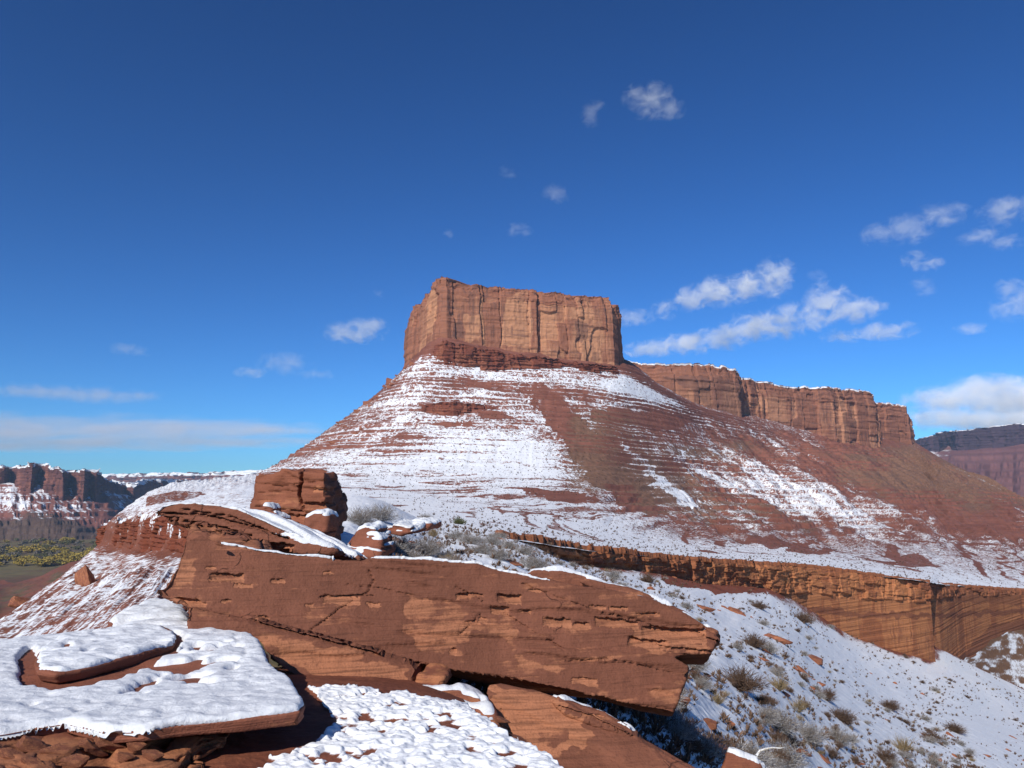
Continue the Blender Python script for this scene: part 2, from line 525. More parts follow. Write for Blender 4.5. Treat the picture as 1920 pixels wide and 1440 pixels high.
for poly, v in [
    ([(1385,875),(1420,880),(1480,905),(1560,945),(1650,985),(1600,985),(1500,965),(1440,945),(1410,915)], .22),
    ([(1163,825),(1200,850),(1290,925),(1320,950),(1275,945),(1205,890)], .5),
    ([(1265,845),(1300,862),(1345,900),(1310,895)], .42),
    ([(1005,690),(1060,672),(1120,700),(1180,690),(1240,735),(1320,775),(1240,760),(1150,760),(1060,720)], .22),
    ([(800,668),(830,664),(900,690),(1010,705),(1000,718),(900,706),(820,690),(770,712),(740,735)], .3),
    ([(950,912),(1010,915),(1090,920),(1097,942),(1050,940),(990,925)], -.8),
    ([(905,950),(985,955),(1050,966),(960,962)], -.5),
    ([(1110,768),(1200,770),(1300,782),(1290,806),(1200,803),(1120,792)], -.7),
    ([(790,758),(850,752),(960,775),(985,790),(900,780),(830,775)], -.45),
    ([(780,790),(840,788),(900,792),(840,798)], -.6),
    ([(700,850),(790,846),(790,852),(700,856)], -.3), ([(720,818),(800,816),(800,822),(720,824)], -.3), ([(820,858),(1000,868),(1000,873),(820,864)], -.3), ([(700,880),(900,888),(900,893),(700,886)], -.25), ([(800,925),(960,935),(960,940),(800,931)], -.28),
    ([(840,700),(930,722),(1020,735),(1010,742),(900,730)], -.5),
    ([(995,715),(1050,740),(1130,825),(1200,905),(1255,970),(1200,965),(1115,900),(1045,820),(1005,765)], -.5),
    ([(1380,1010),(1440,1005),(1520,1030),(1600,1035),(1540,1040),(1440,1030)], -.45),
    ([(1640,1040),(1720,1040),(1770,1060),(1700,1062)], -.4),
    ([(830,915),(870,905),(905,915),(870,930)], -.25),
    ([(1560,810),(1700,830),(1900,945),(1920,1015),(1800,1000),(1650,930),(1550,870)], -.25),
]:
    snow = snow + v * inpoly(wx, wy, poly)
snow -= .10 * sst(.52, .62, hu) * (1 - sst(.74, .86, hv))
tanv = ht_ * 1.15 + .5 * (fbm(hu * 40, hv * 5 + hu * 10, None, 3, 71) - .5)
tanv = tanv - led * ris * .5
snow = snow - .10 * sst(.45, .6, fbm(HP[:, 0] / 5, HP[:, 1] / 5, HP[:, 2] / 5, 3, 66))
snow = np.where(ris * led > .6, np.minimum(snow, .35 + .3 * (1 - stg)), snow)
hill = mesh_np('hill', HP, grid_faces(NV, NU)[:, ::-1], {'snow': snow, 'tan': tanv}, True, M_hill)
tag(hill, 'snow-streaked red talus hill spreading out below the butte', None, None, 'structure')


# ------------------------------------------------------------------ cliffs
def cliff(name, plan, mat, ds, nz, seg=(8, 26), amp=4.0, closed=False, seed=1, down=30.0, cap=.12, capstep=2.0, topn=2.0, ledge=0.6, parent=None, blocky=None, tone0=.5, dark=None, snowtop=True, thick=None, snowface=0.0):
    """plan: (px, y_top, y_base, D) -> jointed rock wall with pillars, cracks and a stepped cap"""
    rg = np.random.default_rng(seed)
    pl = np.array(plan, float)
    T = ray(pl[:, 0], pl[:, 1], pl[:, 3]); B = ray(pl[:, 0], pl[:, 2], pl[:, 3])
    XY = T[:, :2]; zt = T[:, 2]; zb = B[:, 2] - down
    if closed:
        XY = np.vstack([XY, XY[:1]]); zt = np.append(zt, zt[0]); zb = np.append(zb, zb[0])
    L = np.concatenate([[0], np.cumsum(np.linalg.norm(np.diff(XY, axis=0), axis=1))])
    n = max(8, int(L[-1] / ds))
    s = np.linspace(0, L[-1], n + (1 if not closed else 1))
    if closed:
        s = s[:-1]
    X = np.interp(s, L, XY[:, 0]); Y = np.interp(s, L, XY[:, 1]); ZT = np.interp(s, L, zt); ZB = np.interp(s, L, zb)
    if closed:
        tx = np.roll(X, -3) - np.roll(X, 3); ty = np.roll(Y, -3) - np.roll(Y, 3)
    else:
        tx = np.gradient(X); ty = np.gradient(Y)
        k = np.ones(9) / 9
        tx = np.convolve(np.pad(tx, 4, 'edge'), k, 'valid'); ty = np.convolve(np.pad(ty, 4, 'edge'), k, 'valid')
    ln = np.hypot(tx, ty) + 1e-9
    nx, ny = ty / ln, -tx / ln                       # outward for left-to-right fronts (towards the camera)
    v = np.linspace(0, 1, nz)                        # 0 top .. 1 base
    S, Vv = np.meshgrid(s, v)
    HH = (ZT - ZB)[None, :] + 0 * S
    # joints
    e = [0.0]
    while e[-1] < L[-1]:
        e.append(e[-1] + rg.uniform(*seg) * (1 if rg.random() < .7 else .4))
    e = np.array(e)
    off = rg.normal(0, 1, len(e)); slope = rg.normal(0, .35, len(e)); tone = rg.uniform(0, 1, len(e)); crk = rg.random(len(e))
    Sw = S + amp * .9 * (fbm(S / (seg[1] * 1.2), Vv * 4, None, 3, seed + 3) - .5) * 2
    k = np.clip(np.searchsorted(e, Sw) - 1, 0, len(e) - 2)
    t = (Sw - e[k]) / (e[k + 1] - e[k])
    wdt = e[k + 1] - e[k]
    d0 = off[k] + slope[k] * (t - .5) * 2
    em = np.minimum(t, 1 - t) * wdt
    d = amp * .30 * d0 + amp * .14 * sst(0, amp * .3, em) - amp * .14
    d -= amp * .8 * (crk[k] > .55) * (1 - sst(0, amp * .16, t * wdt))
    # broken panels: slabs fallen away part of the way up
    pan = vn(Sw / seg[1] * 1.7 + 50, Vv * 4.2 + k * 3.7, None, seed + 9)
    d -= amp * .5 * (pan > .62)
    d += amp * 1.3 * (fbm(S / (seg[1] * 3.0), Vv * .6, None, 3, seed + 1) - .5)
    zz = ZT[None, :] - HH * Vv
    d += ledge * amp * .35 * (fbm(S / 40 * (8 / seg[0]), zz / (HH.mean() * .03), None, 3, seed + 5) - .5) * 2
    d += amp * .11 * (fbm(S / (seg[0] * .3), zz / (seg[0] * .35), None, 3, seed + 6) - .5) * 2
    # batter and cap
    d += (Vv - .3) * HH * .045
    kk = np.floor((1 - Vv / max(cap, 1e-6)) * 4 + (fbm(S / seg[1], Vv * 0, None, 2, seed + 8) - .5) * 2)
    d -= np.where(Vv < cap, capstep * np.clip(kk, -1, 4) * (.5 + vn(S / (seg[0] * .7), kk, None, seed + 7)), 0) * .55
    if blocky is not None:
        vb, ov = blocky                              # upper band of stepped blocks overhanging a smooth lower wall
        up = 1 - sst(vb - .25, vb + .25, (HH * Vv + .022 * (S - 120)) + 2.2 * (fbm(S / 22, 0 * S, None, 3, seed + 14) - .5))
        bx = np.floor(S / 5.0 + .9 * vn(S / 6.0, np.floor(Vv * 11), None, seed + 15)); by = np.floor(Vv * 11 + 1.6 * fbm(S / 25, 0 * S, None, 2, seed + 16))
        blk = _hash(bx.astype(np.int64), by.astype(np.int64), by.astype(np.int64) * 0, seed + 17)
        d = d * (.06 + .45 * up) + up * (ov + amp * .8 * (blk - .5) + amp * .35 * (fbm(S / 2.5, zz / .6, None, 3, seed + 18) - .5))
        d += (1 - up) * amp * .16 * (fbm(S / 60, zz / .6, None, 3, seed + 19) - .5) * 2
    tn = topn * (np.floor(vn(S / (seg[0] * .9), 0 * S, None, seed + 10) * 4) / 4 - .5) + topn * .5 * (fbm(S / (seg[0] * .25), 0 * S, None, 2, seed + 12) - .5)
    Z = zz + tn * np.clip(1 - Vv * 4, 0, 1)
    PX = X[None, :] + nx[None, :] * d; PY = Y[None, :] + ny[None, :] * d
    P = np.stack([PX, PY, Z], -1).reshape(-1, 3)
    tn_ = tone0 + (tone[k] - .5) * .55 + (pan > .62) * .22 + (fbm(S / seg[1], zz / (seg[1] * 1.5), None, 4, seed + 13) - .5) * .5
    tn_ = tn_ - .25 * (Vv < cap)
    dk = np.clip((1 - sst(0, amp * .07, t * wdt)) * (crk[k] > .5) * .7, 0, 1)
    hl = fbm(S / (seg[1] * 1.1), zz / (HH.mean() * .012), None, 3, seed + 21)
    dk = np.maximum(dk, .55 * sst(.69, .73, hl))
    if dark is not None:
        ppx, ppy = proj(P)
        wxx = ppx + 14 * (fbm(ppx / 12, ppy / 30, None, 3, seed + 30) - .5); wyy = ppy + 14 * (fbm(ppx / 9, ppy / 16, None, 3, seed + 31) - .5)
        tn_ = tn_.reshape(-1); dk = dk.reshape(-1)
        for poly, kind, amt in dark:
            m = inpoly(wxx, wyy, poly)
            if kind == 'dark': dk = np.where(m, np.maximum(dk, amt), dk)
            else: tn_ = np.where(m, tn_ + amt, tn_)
    sn = (sst(1.0, .6, Vv / max(snowface, 1e-6)) * .62 + .9 * (fbm(S / seg[0] * 1.5, Vv / max(snowface, .02) * 2, None, 3, seed + 25) - .5)).reshape(-1) if snowface > 0 else np.zeros_like(P[:, 2])
    nr, nc = S.shape
    F_ = grid_faces(nr, nc, closed)
    # top: bring the rim back to a snowy flat
    th = thick if thick else 60.0
    rim = P[:nc]
    rows = [rim]
    if closed:
        cen = rim.mean(0)
        for q in (.03, .15, .5, .98):
            r_ = rim + (cen - rim) * q
            r_[:, 2] = rim[:, 2] + (-.3 if q < .1 else .4) + (rim[:, 2].mean() - rim[:, 2]) * q
            rows.append(r_)
    else:
        for q in (.04, .3, 1.0):
            r_ = rim.copy()
            hyp = np.hypot(rim[:, 0], rim[:, 1])
            r_[:, 0] += rim[:, 0] / hyp * th * q; r_[:, 1] += rim[:, 1] / hyp * th * q
            r_[:, 2] += (-.2 if q < .1 else .5)
            rows.append(r_)
    TP = np.concatenate(rows[1:])
    base = len(P)
    Pn = np.concatenate([P, TP])
    TF = []
    idx = [np.arange(nc)] + [base + i * nc + np.arange(nc) for i in range(len(rows) - 1)]
    for a, b in zip(idx[:-1], idx[1:]):
        if closed:
            TF.append(np.stack([a, b, np.roll(b, -1), np.roll(a, -1)], -1))
        else:
            TF.append(np.stack([a[:-1], b[:-1], b[1:], a[1:]], -1))
    F2 = np.concatenate([F_[:, ::-1]] + [f for f in TF])
    snv = np.concatenate([sn, (.35 + .5 * (fbm(TP[:, 0] / seg[1], TP[:, 1] / seg[1], None, 3, seed + 20)) if snowtop else np.zeros(len(TP)))])
    at = {'tone': np.concatenate([tn_.reshape(-1), np.full(len(TP), .3)]), 'dark': np.concatenate([dk.reshape(-1), np.zeros(len(TP))]), 'snow': snv}
    return mesh_np(name, Pn, F2, at, True, mat, parent)


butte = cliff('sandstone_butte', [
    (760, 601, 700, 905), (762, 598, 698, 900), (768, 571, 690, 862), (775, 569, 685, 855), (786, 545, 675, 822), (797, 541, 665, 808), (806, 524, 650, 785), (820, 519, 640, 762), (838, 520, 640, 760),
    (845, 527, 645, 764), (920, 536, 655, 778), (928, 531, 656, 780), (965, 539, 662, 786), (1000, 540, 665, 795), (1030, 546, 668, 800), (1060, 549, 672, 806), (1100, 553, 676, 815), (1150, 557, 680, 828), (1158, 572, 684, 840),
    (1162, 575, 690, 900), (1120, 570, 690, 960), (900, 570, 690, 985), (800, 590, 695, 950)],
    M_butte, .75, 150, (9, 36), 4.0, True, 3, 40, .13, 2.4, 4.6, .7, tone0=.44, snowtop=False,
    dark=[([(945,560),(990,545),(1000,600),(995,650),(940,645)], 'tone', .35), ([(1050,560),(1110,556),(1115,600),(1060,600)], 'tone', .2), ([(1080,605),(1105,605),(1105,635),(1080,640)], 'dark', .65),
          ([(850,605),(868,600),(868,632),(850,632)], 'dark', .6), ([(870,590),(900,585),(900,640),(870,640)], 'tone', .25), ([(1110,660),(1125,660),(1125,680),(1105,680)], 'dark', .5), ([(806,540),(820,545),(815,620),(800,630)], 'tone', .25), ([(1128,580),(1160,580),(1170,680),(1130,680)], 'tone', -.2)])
tag(butte, 'tall flat-topped red sandstone butte standing above the snowy hill', 'butte')
mesa = cliff('sandstone_mesa', [
    (1130, 677, 740, 1150), (1170, 676, 740, 1110), (1240, 678, 760, 1112), (1300, 681, 775, 1120), (1350, 683, 785, 1140), (1384, 690, 790, 1160), (1392, 706, 793, 1235), (1440, 715, 800, 1290), (1500, 722, 806, 1335),
    (1560, 724, 812, 1360), (1600, 729, 816, 1410), (1638, 735, 822, 1440), (1648, 752, 826, 1560), (1700, 757, 834, 1605), (1708, 770, 838, 1640), (1712, 800, 845, 1760), (1712, 840, 860, 1900)],
    M_mesa, 1.25, 110, (14, 46), 5.5, False, 17, 60, .2, 2.6, 5.0, .9, tone0=.42, thick=140, snowface=.03,
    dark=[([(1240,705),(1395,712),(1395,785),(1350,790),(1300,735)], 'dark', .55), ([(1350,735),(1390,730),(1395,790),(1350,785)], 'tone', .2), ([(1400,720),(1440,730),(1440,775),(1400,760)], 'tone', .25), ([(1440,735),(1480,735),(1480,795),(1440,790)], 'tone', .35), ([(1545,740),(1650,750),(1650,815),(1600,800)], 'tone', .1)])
tag(mesa, 'long lower red rock mesa running behind the butte to the right', 'mesa')

M_ped = mat_cliff('pedestal_rock', (.27, .10, .058), (.185, .06, .037), (.08, .03, .02), 1.2, .8)
ped_ = cliff('rock_ledge', [(794, 672, 696, 768), (801, 662, 692, 752), (812, 645, 690, 741), (828, 634, 684, 735), (880, 647, 684, 744), (930, 656, 690, 752), (1000, 666, 695, 768), (1050, 672, 697, 782), (1110, 681, 703, 797), (1160, 687, 706, 818)],
             M_ped, .8, 60, (4, 14), 3.2, False, 71, 14, .3, 1.6, 2.0, 2.2, tone0=.4, thick=16)
tag(ped_, 'red blocky ledge edged with snow right under the front of the butte', 'rock ledge')
led3 = cliff('rock_ledge', [(790, 756, 774, 672), (850, 751, 772, 671), (900, 757, 778, 682), (955, 770, 786, 692), (990, 783, 792, 700)],
             M_ped, .7, 40, (4, 12), 2.0, False, 75, 12, .3, 1.0, 1.4, 2.4, tone0=.4, thick=10)
tag(led3, 'curved red ledge halfway up the front of the white talus hill', 'rock ledge')
led4 = cliff('rock_ledge', [(945, 910, 926, 524), (1000, 913, 934, 522), (1060, 917, 944, 526), (1097, 921, 944, 534)],
             M_ped, .6, 36, (3, 9), 1.6, False, 77, 10, .3, .8, 1.0, 2.4, tone0=.4, thick=8)
tag(led4, 'small red scarp low on the white front of the talus hill', 'rock ledge')

rim = cliff('canyon_cliff', [
    (945, 1012, 1018, 65), (970, 1013, 1034, 68), (1010, 1018, 1045, 76), (1100, 1031, 1066, 97), (1200, 1041, 1085, 122), (1310, 1052, 1102, 151), (1400, 1057, 1125, 174), (1510, 1062, 1165, 200), (1600, 1074, 1205, 212), (1630, 1079, 1215, 216), (1700, 1088, 1240, 224), (1743, 1093, 1245, 232),
    (1730, 1094, 1225, 258), (1755, 1096, 1235, 266), (1800, 1099, 1245, 298), (1850, 1103, 1240, 322), (1915, 1107, 1230, 350), (2020, 1118, 1240, 372)],
    M_rim, .16, 190, (2.2, 8), 1.15, False, 29, 4, .05, .3, .35, 1.0, blocky=(7.4, .35), tone0=.5, snowtop=False, thick=4,
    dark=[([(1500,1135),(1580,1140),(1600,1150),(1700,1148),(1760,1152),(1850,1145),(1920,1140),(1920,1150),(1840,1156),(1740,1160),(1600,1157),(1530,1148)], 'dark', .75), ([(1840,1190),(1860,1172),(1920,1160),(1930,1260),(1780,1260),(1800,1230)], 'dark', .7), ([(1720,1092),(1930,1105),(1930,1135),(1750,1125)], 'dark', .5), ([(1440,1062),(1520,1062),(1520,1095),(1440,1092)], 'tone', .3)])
tag(rim, 'layered orange canyon cliff with a blocky ledge below the snowy bench', 'cliff')

# ------------------------------------------------------------------ near slope dropping into the side canyon
BC = [
 [(560,948,60),(560,960,40),(590,990,24),(600,1030,17),(600,1080,14.5),(600,1300,9.8)],
 [(660,928,80),(665,945,45),(665,970,28),(650,1020,19),(650,1080,15),(650,1320,9.8)],
 [(830,990,94),(830,1003,57),(830,1019,37),(830,1040,26),(830,1090,18),(830,1345,9.6)],
 [(965,1012,70),(965,1025,50),(965,1040,38),(965,1065,28),(965,1120,19),(965,1365,10)],
 [(1090,1060,92),(1095,1072,65),(1100,1090,48),(1110,1120,34),(1110,1190,19),(1110,1390,10.8)],
 [(1210,1072,122),(1215,1095,85),(1220,1125,58),(1225,1170,38),(1230,1260,18.5),(1240,1450,11)],
 [(1330,1094,156),(1335,1120,110),(1340,1155,75),(1350,1210,48),(1360,1310,25),(1380,1480,15)],
 [(1430,1101,182),(1440,1135,140),(1455,1180,100),(1475,1245,65),(1500,1340,42),(1530,1490,28)],
 [(1520,1143,202),(1530,1180,165),(1550,1230,125),(1580,1295,85),(1620,1380,58),(1660,1500,40)],
 [(1600,1190,216),(1615,1225,185),(1640,1268,150),(1680,1325,110),(1730,1395,80),(1780,1500,55)],
 [(1743,1236,234),(1755,1255,215),(1775,1288,185),(1810,1335,145),(1860,1400,105),(1910,1500,70)],
 [(1752,1212,262),(1790,1240,252),(1830,1275,232),(1880,1330,195),(1940,1395,140),(2000,1500,90)],
 [(1840,1255,300),(1880,1278,290),(1920,1310,270),(1960,1355,215),(2020,1410,155),(2080,1500,100)],
 [(1930,1296,324),(1970,1320,317),(2010,1350,285),(2050,1390,230),(2100,1440,165),(2160,1520,110)],
]
BU, BV = 900, 420
BP, _, bv, bu = patch(BC, BU, BV)
bd = BP[:, 1]
BP[:, 2] += bd * .009 * (fbm(bu * 26, bv * 9, None, 4, 101) - .5) * sst(0, .08, bv)
BP[:, 2] += .24 * (fbm(BP[:, 0] / 1.7, BP[:, 1] / 1.7, BP[:, 2] / 1.7, 4, 103) - .5)
BP[:, 2] += .05 * (fbm(BP[:, 0] / .35, BP[:, 1] / .35, None, 3, 104) - .5)
bx_, by_ = proj(BP)
bsn = .86 + .5 * (fbm(bu * 70, bv * 20, None, 4, 105) - .5)
bsn -= .5 * (1 - sst(.0, .07, bv)) * sst(.3, .4, bu)
bsn -= .42 * inpoly(bx_ + 20 * (fbm(bx_ / 20, by_ / 20, None, 3, 3) - .5), by_ + 12 * (fbm(bx_ / 14, by_ / 14, None, 3, 4) - .5), [(1240,1075),(1420,1100),(1440,1112),(1340,1112),(1250,1095)])
slope = mesh_np('slope', BP, grid_faces(BV, BU)[:, ::-1], {'snow': bsn, 'tan': np.full(len(BP), .15) + .5 * (fbm(bu * 30, bv * 20, None, 3, 106) - .5)}, True, M_slope)
tag(slope, 'snow-covered slope falling towards the side canyon', None, None, 'structure')
# gravel apron at the foot of the far canyon wall
EC = [[(1760,1240,267),(1770,1255,266),(1780,1270,264)], [(1800,1222,297),(1810,1245,294),(1820,1275,290)], [(1850,1190,320),(1855,1235,315),(1860,1290,308)], [(1935,1180,350),(1940,1240,340),(1950,1310,328)], [(2040,1185,372),(2050,1250,362),(2060,1320,350)]]
EP, _, ev, eu = patch(EC, 160, 90)
EP[:, 2] += 1.5 * (fbm(EP[:, 0] / 14, EP[:, 1] / 14, None, 4, 111) - .5)
tag(mesh_np('gravel_apron', EP, grid_faces(90, 160)[:, ::-1], {'snow': .40 + .8 * (fbm(eu * 20, ev * 12, None, 4, 112) - .5), 'tan': .7 + 0 * eu}, True, M_slope), 'streaky gravel apron below the far canyon wall', None, None, 'structure')

# ------------------------------------------------------------------ left-hand knoll and striped slope
LC = [
 [(225,972,185,.6),(206,984,172,.4),(192,1018,170,.3),(168,1042,150,.7),(60,1122,120,.7),(0,1170,105,.7),(-90,1240,85,.7)],
 [(222,969,178,.6),(202,982,165,.4),(190,1016,163,.3),(164,1040,143,.7),(58,1119,115,.7),(-2,1166,100,.7),(-92,1236,80,.7)],
 [(262,934,205,.95),(236,976,142,.6),(228,1024,140,.3),(212,1052,124,.72),(130,1130,95,.68),(60,1190,75,.7),(-20,1250,58,.7)],
 [(310,910,235,.9),(288,966,125,.8),(282,1028,123,.3),(272,1052,108,.7),(215,1115,80,.72),(150,1175,62,.68),(80,1240,48,.7)],
 [(390,898,275,.9),(352,968,110,.9),(345,1030,108,.3),(338,1055,92,.7),(300,1110,64,.72),(255,1165,46,.68),(200,1240,34,.7)],
 [(490,890,330,.9),(460,960,95,.9),(450,1030,92,.1),(440,1055,78,.5),(400,1110,52,.6),(350,1165,37,.68),(300,1240,26,.7)],
 [(600,890,380,.9),(580,960,90,.9),(570,1030,85,.1),(560,1055,70,.5),(520,1110,45,.6),(460,1165,33,.68),(400,1240,22,.7)],
]
LU, LV = 420, 420
LP, (ls_,), lv, lu = patch(LC, LU, LV)
ld = LP[:, 1]
lx, ly = proj(LP)
cl = (1 - sst(.0, .25, ls_ + .0))
LP += np.stack([0 * ld, -1 * cl * 3.0 * (vn(lu * 30, lv * 6, None, 121) - .5) - cl * 2.0 * (fbm(lu * 70, lv * 30, None, 3, 122) - .5), 0 * ld], -1)
LP[:, 2] += ld * .012 * (fbm(lu * 38, lv * 3.4 + lu * 5, None, 4, 123) - .5) * sst(.35, .45, lv)
LP[:, 2] += ld * .006 * (fbm(LP[:, 0] / 3, LP[:, 1] / 3, LP[:, 2] / 3, 4, 124) - .5)
stripe = fbm(lu * 130, lv * 4.0 + lu * 16, None, 4, 125) - .5
stripe = .38 * stripe + .6 * (fbm(lu * 300, lv * 9 + lu * 40, None, 3, 129) - .5) + .55 * (fbm(LP[:, 0] / 5, LP[:, 1] / 5, LP[:, 2] / 5, 4, 130) - .5)
ls = ls_ - .10 + 1.1 * stripe * sst(.38, .48, lv) + .3 * (fbm(lu * 40, lv * 50, None, 3, 126) - .5) - .1 + .25 * (fbm(lu * 10, LP[:, 2] / 1.2, None, 3, 127) - .5) * (1 - sst(.35, .45, lv))
ls = np.where(inpoly(lx + 14 * (fbm(lx / 15, ly / 15, None, 3, 128) - .5), ly, [(280,930),(330,920),(390,925),(360,935),(270,950)]), ls - .35, ls)
tag(mesh_np('knoll', LP, grid_faces(LV, LU)[:, ::-1], {'snow': ls, 'tan': .1 + 0 * ls}, True, M_left), 'snowy knoll with a red ledge and a striped slope on the left', None, None, 'structure')

ledge = cliff('red_ledge', [(186, 986, 1012, 170), (196, 983, 1016, 163.5), (215, 980, 1022, 152.5), (238, 976, 1027, 137.5), (288, 966, 1031, 121.3), (350, 967, 1033, 106.5), (460, 962, 1033, 91.8)],
              M_rim2, .2, 60, (1.5, 5), 1.3, False, 61, 1.5, .1, .4, 1.0, 1.0, tone0=.35, snowtop=True, thick=2)
tag(ledge, 'broken red rock ledge ringing the snowy knoll on the left', 'cliff')

# ------------------------------------------------------------------ valley, far mesas
t = NT('valley')
c = t.coord()
n1 = t.noise(c, .006, 6, .6); n2 = t.noise(c, .05, 5, .6)
col = t.mix(t.ss(n1, .4, .6), (.16, .13, .06), (.13, .07, .045))
col = t.mix(t.math('MULTIPLY', t.ss(n2, .45, .7), .6), col, (.07, .075, .035))
t.bsdf(col, .95, t.bump(n2, .5, 3), .1)
M_valley = t.m
g = np.linspace(-1, 1, 181)
gx, gy = np.meshgrid(np.sign(g) * np.abs(g) ** 1.6 * 9000, np.sign(g) * np.abs(g) ** 1.6 * 9000)
gz = -122 + 14 * (fbm(gx / 700, gy / 700, None, 4, 131) - .5) * sst(0, 900, np.hypot(gx + 1400, gy - 1700) - 300)
tag(mesh_np('valley_floor', np.stack([gx, gy, gz], -1).reshape(-1, 3), grid_faces(181, 181), {}, True, M_valley), 'flat valley floor', None, None, 'structure')
# red foothills below the striped slope
FC = [[(-120,1078,1150,.1),(-120,1110,900,.15),(-120,1150,700,.25),(-120,1230,480,.2)], [(0,1090,1120,.1),(0,1118,880,.15),(0,1150,690,.25),(0,1230,480,.2)], [(70,1080,1080,.05),(70,1105,880,.12),(60,1135,690,.2),(60,1220,480,.2)], [(135,1058,1080,.05),(140,1085,880,.1),(140,1120,690,.2),(140,1200,480,.2)], [(240,1030,1080,.05),(240,1060,880,.1),(240,1100,690,.2),(240,1180,480,.2)]]
FP, (fs_,), fv, fu = patch(FC, 160, 120)
FP[:, 2] += 16 * (fbm(FP[:, 0] / 60, FP[:, 1] / 60, None, 5, 141) - .5)
tag(mesh_np('foothills', FP, grid_faces(120, 160)[:, ::-1], {'snow': fs_ + .2 * (fbm(fu * 20, fv * 30, None, 3, 142) - .5), 'tan': .35 + .8 * (fbm(fu * 8, fv * 14, None, 3, 143) - .5)}, True, mat_hill('foothill_soil', (.13, .048, .032), (.17, .065, .042), (.15, .12, .06), 5, .2, .5, .12)), 'low red foothills at the valley edge', None, None, 'structure')

lm = cliff('far_mesa', [(-160, 868, 905, 2520), (-40, 872, 905, 2480), (0, 871, 906, 2450), (14, 870, 907, 2455), (22, 873, 908, 2530), (36, 871, 910, 2440), (62, 868, 912, 2420), (76, 868, 913, 2500), (84, 872, 914, 2440), (122, 879, 916, 2450), (133, 882, 917, 2570), (146, 880, 918, 2500), (160, 880, 918, 2490), (170, 879, 917, 2560), (182, 880, 917, 2540), (196, 889, 918, 2700), (214, 904, 922, 2850), (240, 906, 925, 3200)],
           M_farm, 3.0, 60, (22, 60), 11, False, 51, 60, .15, 5, 9, 1, tone0=.45, thick=70, snowface=.09)
tag(lm, 'dark red far mesa across the valley on the left edge', 'mesa')
lm2 = cliff('far_mesa', [(150, 905, 940, 3400), (206, 899, 935, 3300), (222, 904, 940, 3250), (236, 905, 945, 3150), (250, 906, 952, 3050), (262, 902, 946, 3100), (285, 897, 935, 3300), (330, 899, 930, 3500), (420, 899, 925, 3700), (520, 899, 925, 3900)],
            M_farm, 4.0, 50, (25, 70), 13, False, 53, 60, .2, 6, 9, 1, tone0=.45, thick=70, snowface=.16)
tag(lm2, 'rugged far canyon wall seen behind the snowy knoll', 'mesa')
lm3 = cliff('far_mesa', [(180, 889, 898, 6500), (250, 887, 897, 6300), (310, 885, 894, 6100), (380, 886, 893, 6000), (400, 884, 893, 5900), (470, 881, 893, 5800), (560, 880, 893, 5600)],
            M_farm, 8.0, 24, (60, 160), 30, False, 55, 60, .3, 8, 10, 1, tone0=.55, thick=120, snowface=.42)
tag(lm3, 'thin snow-topped plateau on the left horizon', 'mesa')
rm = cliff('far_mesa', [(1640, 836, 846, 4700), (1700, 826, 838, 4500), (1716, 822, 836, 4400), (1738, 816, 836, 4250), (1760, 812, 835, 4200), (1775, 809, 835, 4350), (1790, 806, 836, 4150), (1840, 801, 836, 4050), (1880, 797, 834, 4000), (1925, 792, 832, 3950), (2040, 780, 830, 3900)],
           mat_cliff('shaded_rock', (.075, .045, .055), (.055, .035, .045), (.035, .025, .035), 6, .2), 5.0, 50, (30, 80), 18, False, 57, 60, .2, 6, 8, 1, tone0=.45, thick=100, snowface=.05)  # cloud shade over this mesa is painted in as darker, purplish rock colour
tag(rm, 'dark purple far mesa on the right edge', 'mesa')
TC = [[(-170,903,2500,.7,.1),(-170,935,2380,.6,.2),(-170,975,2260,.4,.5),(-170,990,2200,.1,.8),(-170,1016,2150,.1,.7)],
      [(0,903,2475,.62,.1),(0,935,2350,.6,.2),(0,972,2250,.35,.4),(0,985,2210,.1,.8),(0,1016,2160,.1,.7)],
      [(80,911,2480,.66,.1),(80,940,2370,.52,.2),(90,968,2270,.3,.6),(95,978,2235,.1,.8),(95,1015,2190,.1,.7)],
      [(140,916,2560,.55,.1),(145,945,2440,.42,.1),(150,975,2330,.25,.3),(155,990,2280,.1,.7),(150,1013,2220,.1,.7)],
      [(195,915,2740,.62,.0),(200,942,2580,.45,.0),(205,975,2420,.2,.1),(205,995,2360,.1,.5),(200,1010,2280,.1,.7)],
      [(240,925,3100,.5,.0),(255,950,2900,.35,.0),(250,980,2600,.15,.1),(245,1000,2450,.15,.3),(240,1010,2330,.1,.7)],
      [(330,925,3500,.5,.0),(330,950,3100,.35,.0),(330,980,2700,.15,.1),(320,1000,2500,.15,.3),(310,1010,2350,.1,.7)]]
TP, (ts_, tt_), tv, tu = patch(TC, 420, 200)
TP[:, 2] += 24 * (fbm(tu * 34, tv * 2.6 + tu * 6, None, 4, 151) - .5) * sst(.0, .2, tv) + 10 * (fbm(TP[:, 0] / 40, TP[:, 1] / 40, None, 4, 152) - .5)
tz2, rs2, st2 = terrace(TP[:, 2], 9, -150, 120, 10, 26)
TP[:, 2] += .5 * (tz2 - TP[:, 2])
tsn = ts_ - .06 + .95 * (fbm((tu - .12 * tv) * 80, tv * 5 + tu * 12, None, 4, 153) - .5) + .35 * (fbm(tu * 8, TP[:, 2] / 5, None, 4, 154) - .5) - .15 * rs2 * st2
tag(mesh_np('far_talus', TP, grid_faces(200, 420)[:, ::-1], {'snow': tsn, 'tan': tt_}, True, M_far), 'snow-dusted talus slope below the far mesa', None, None, 'structure')
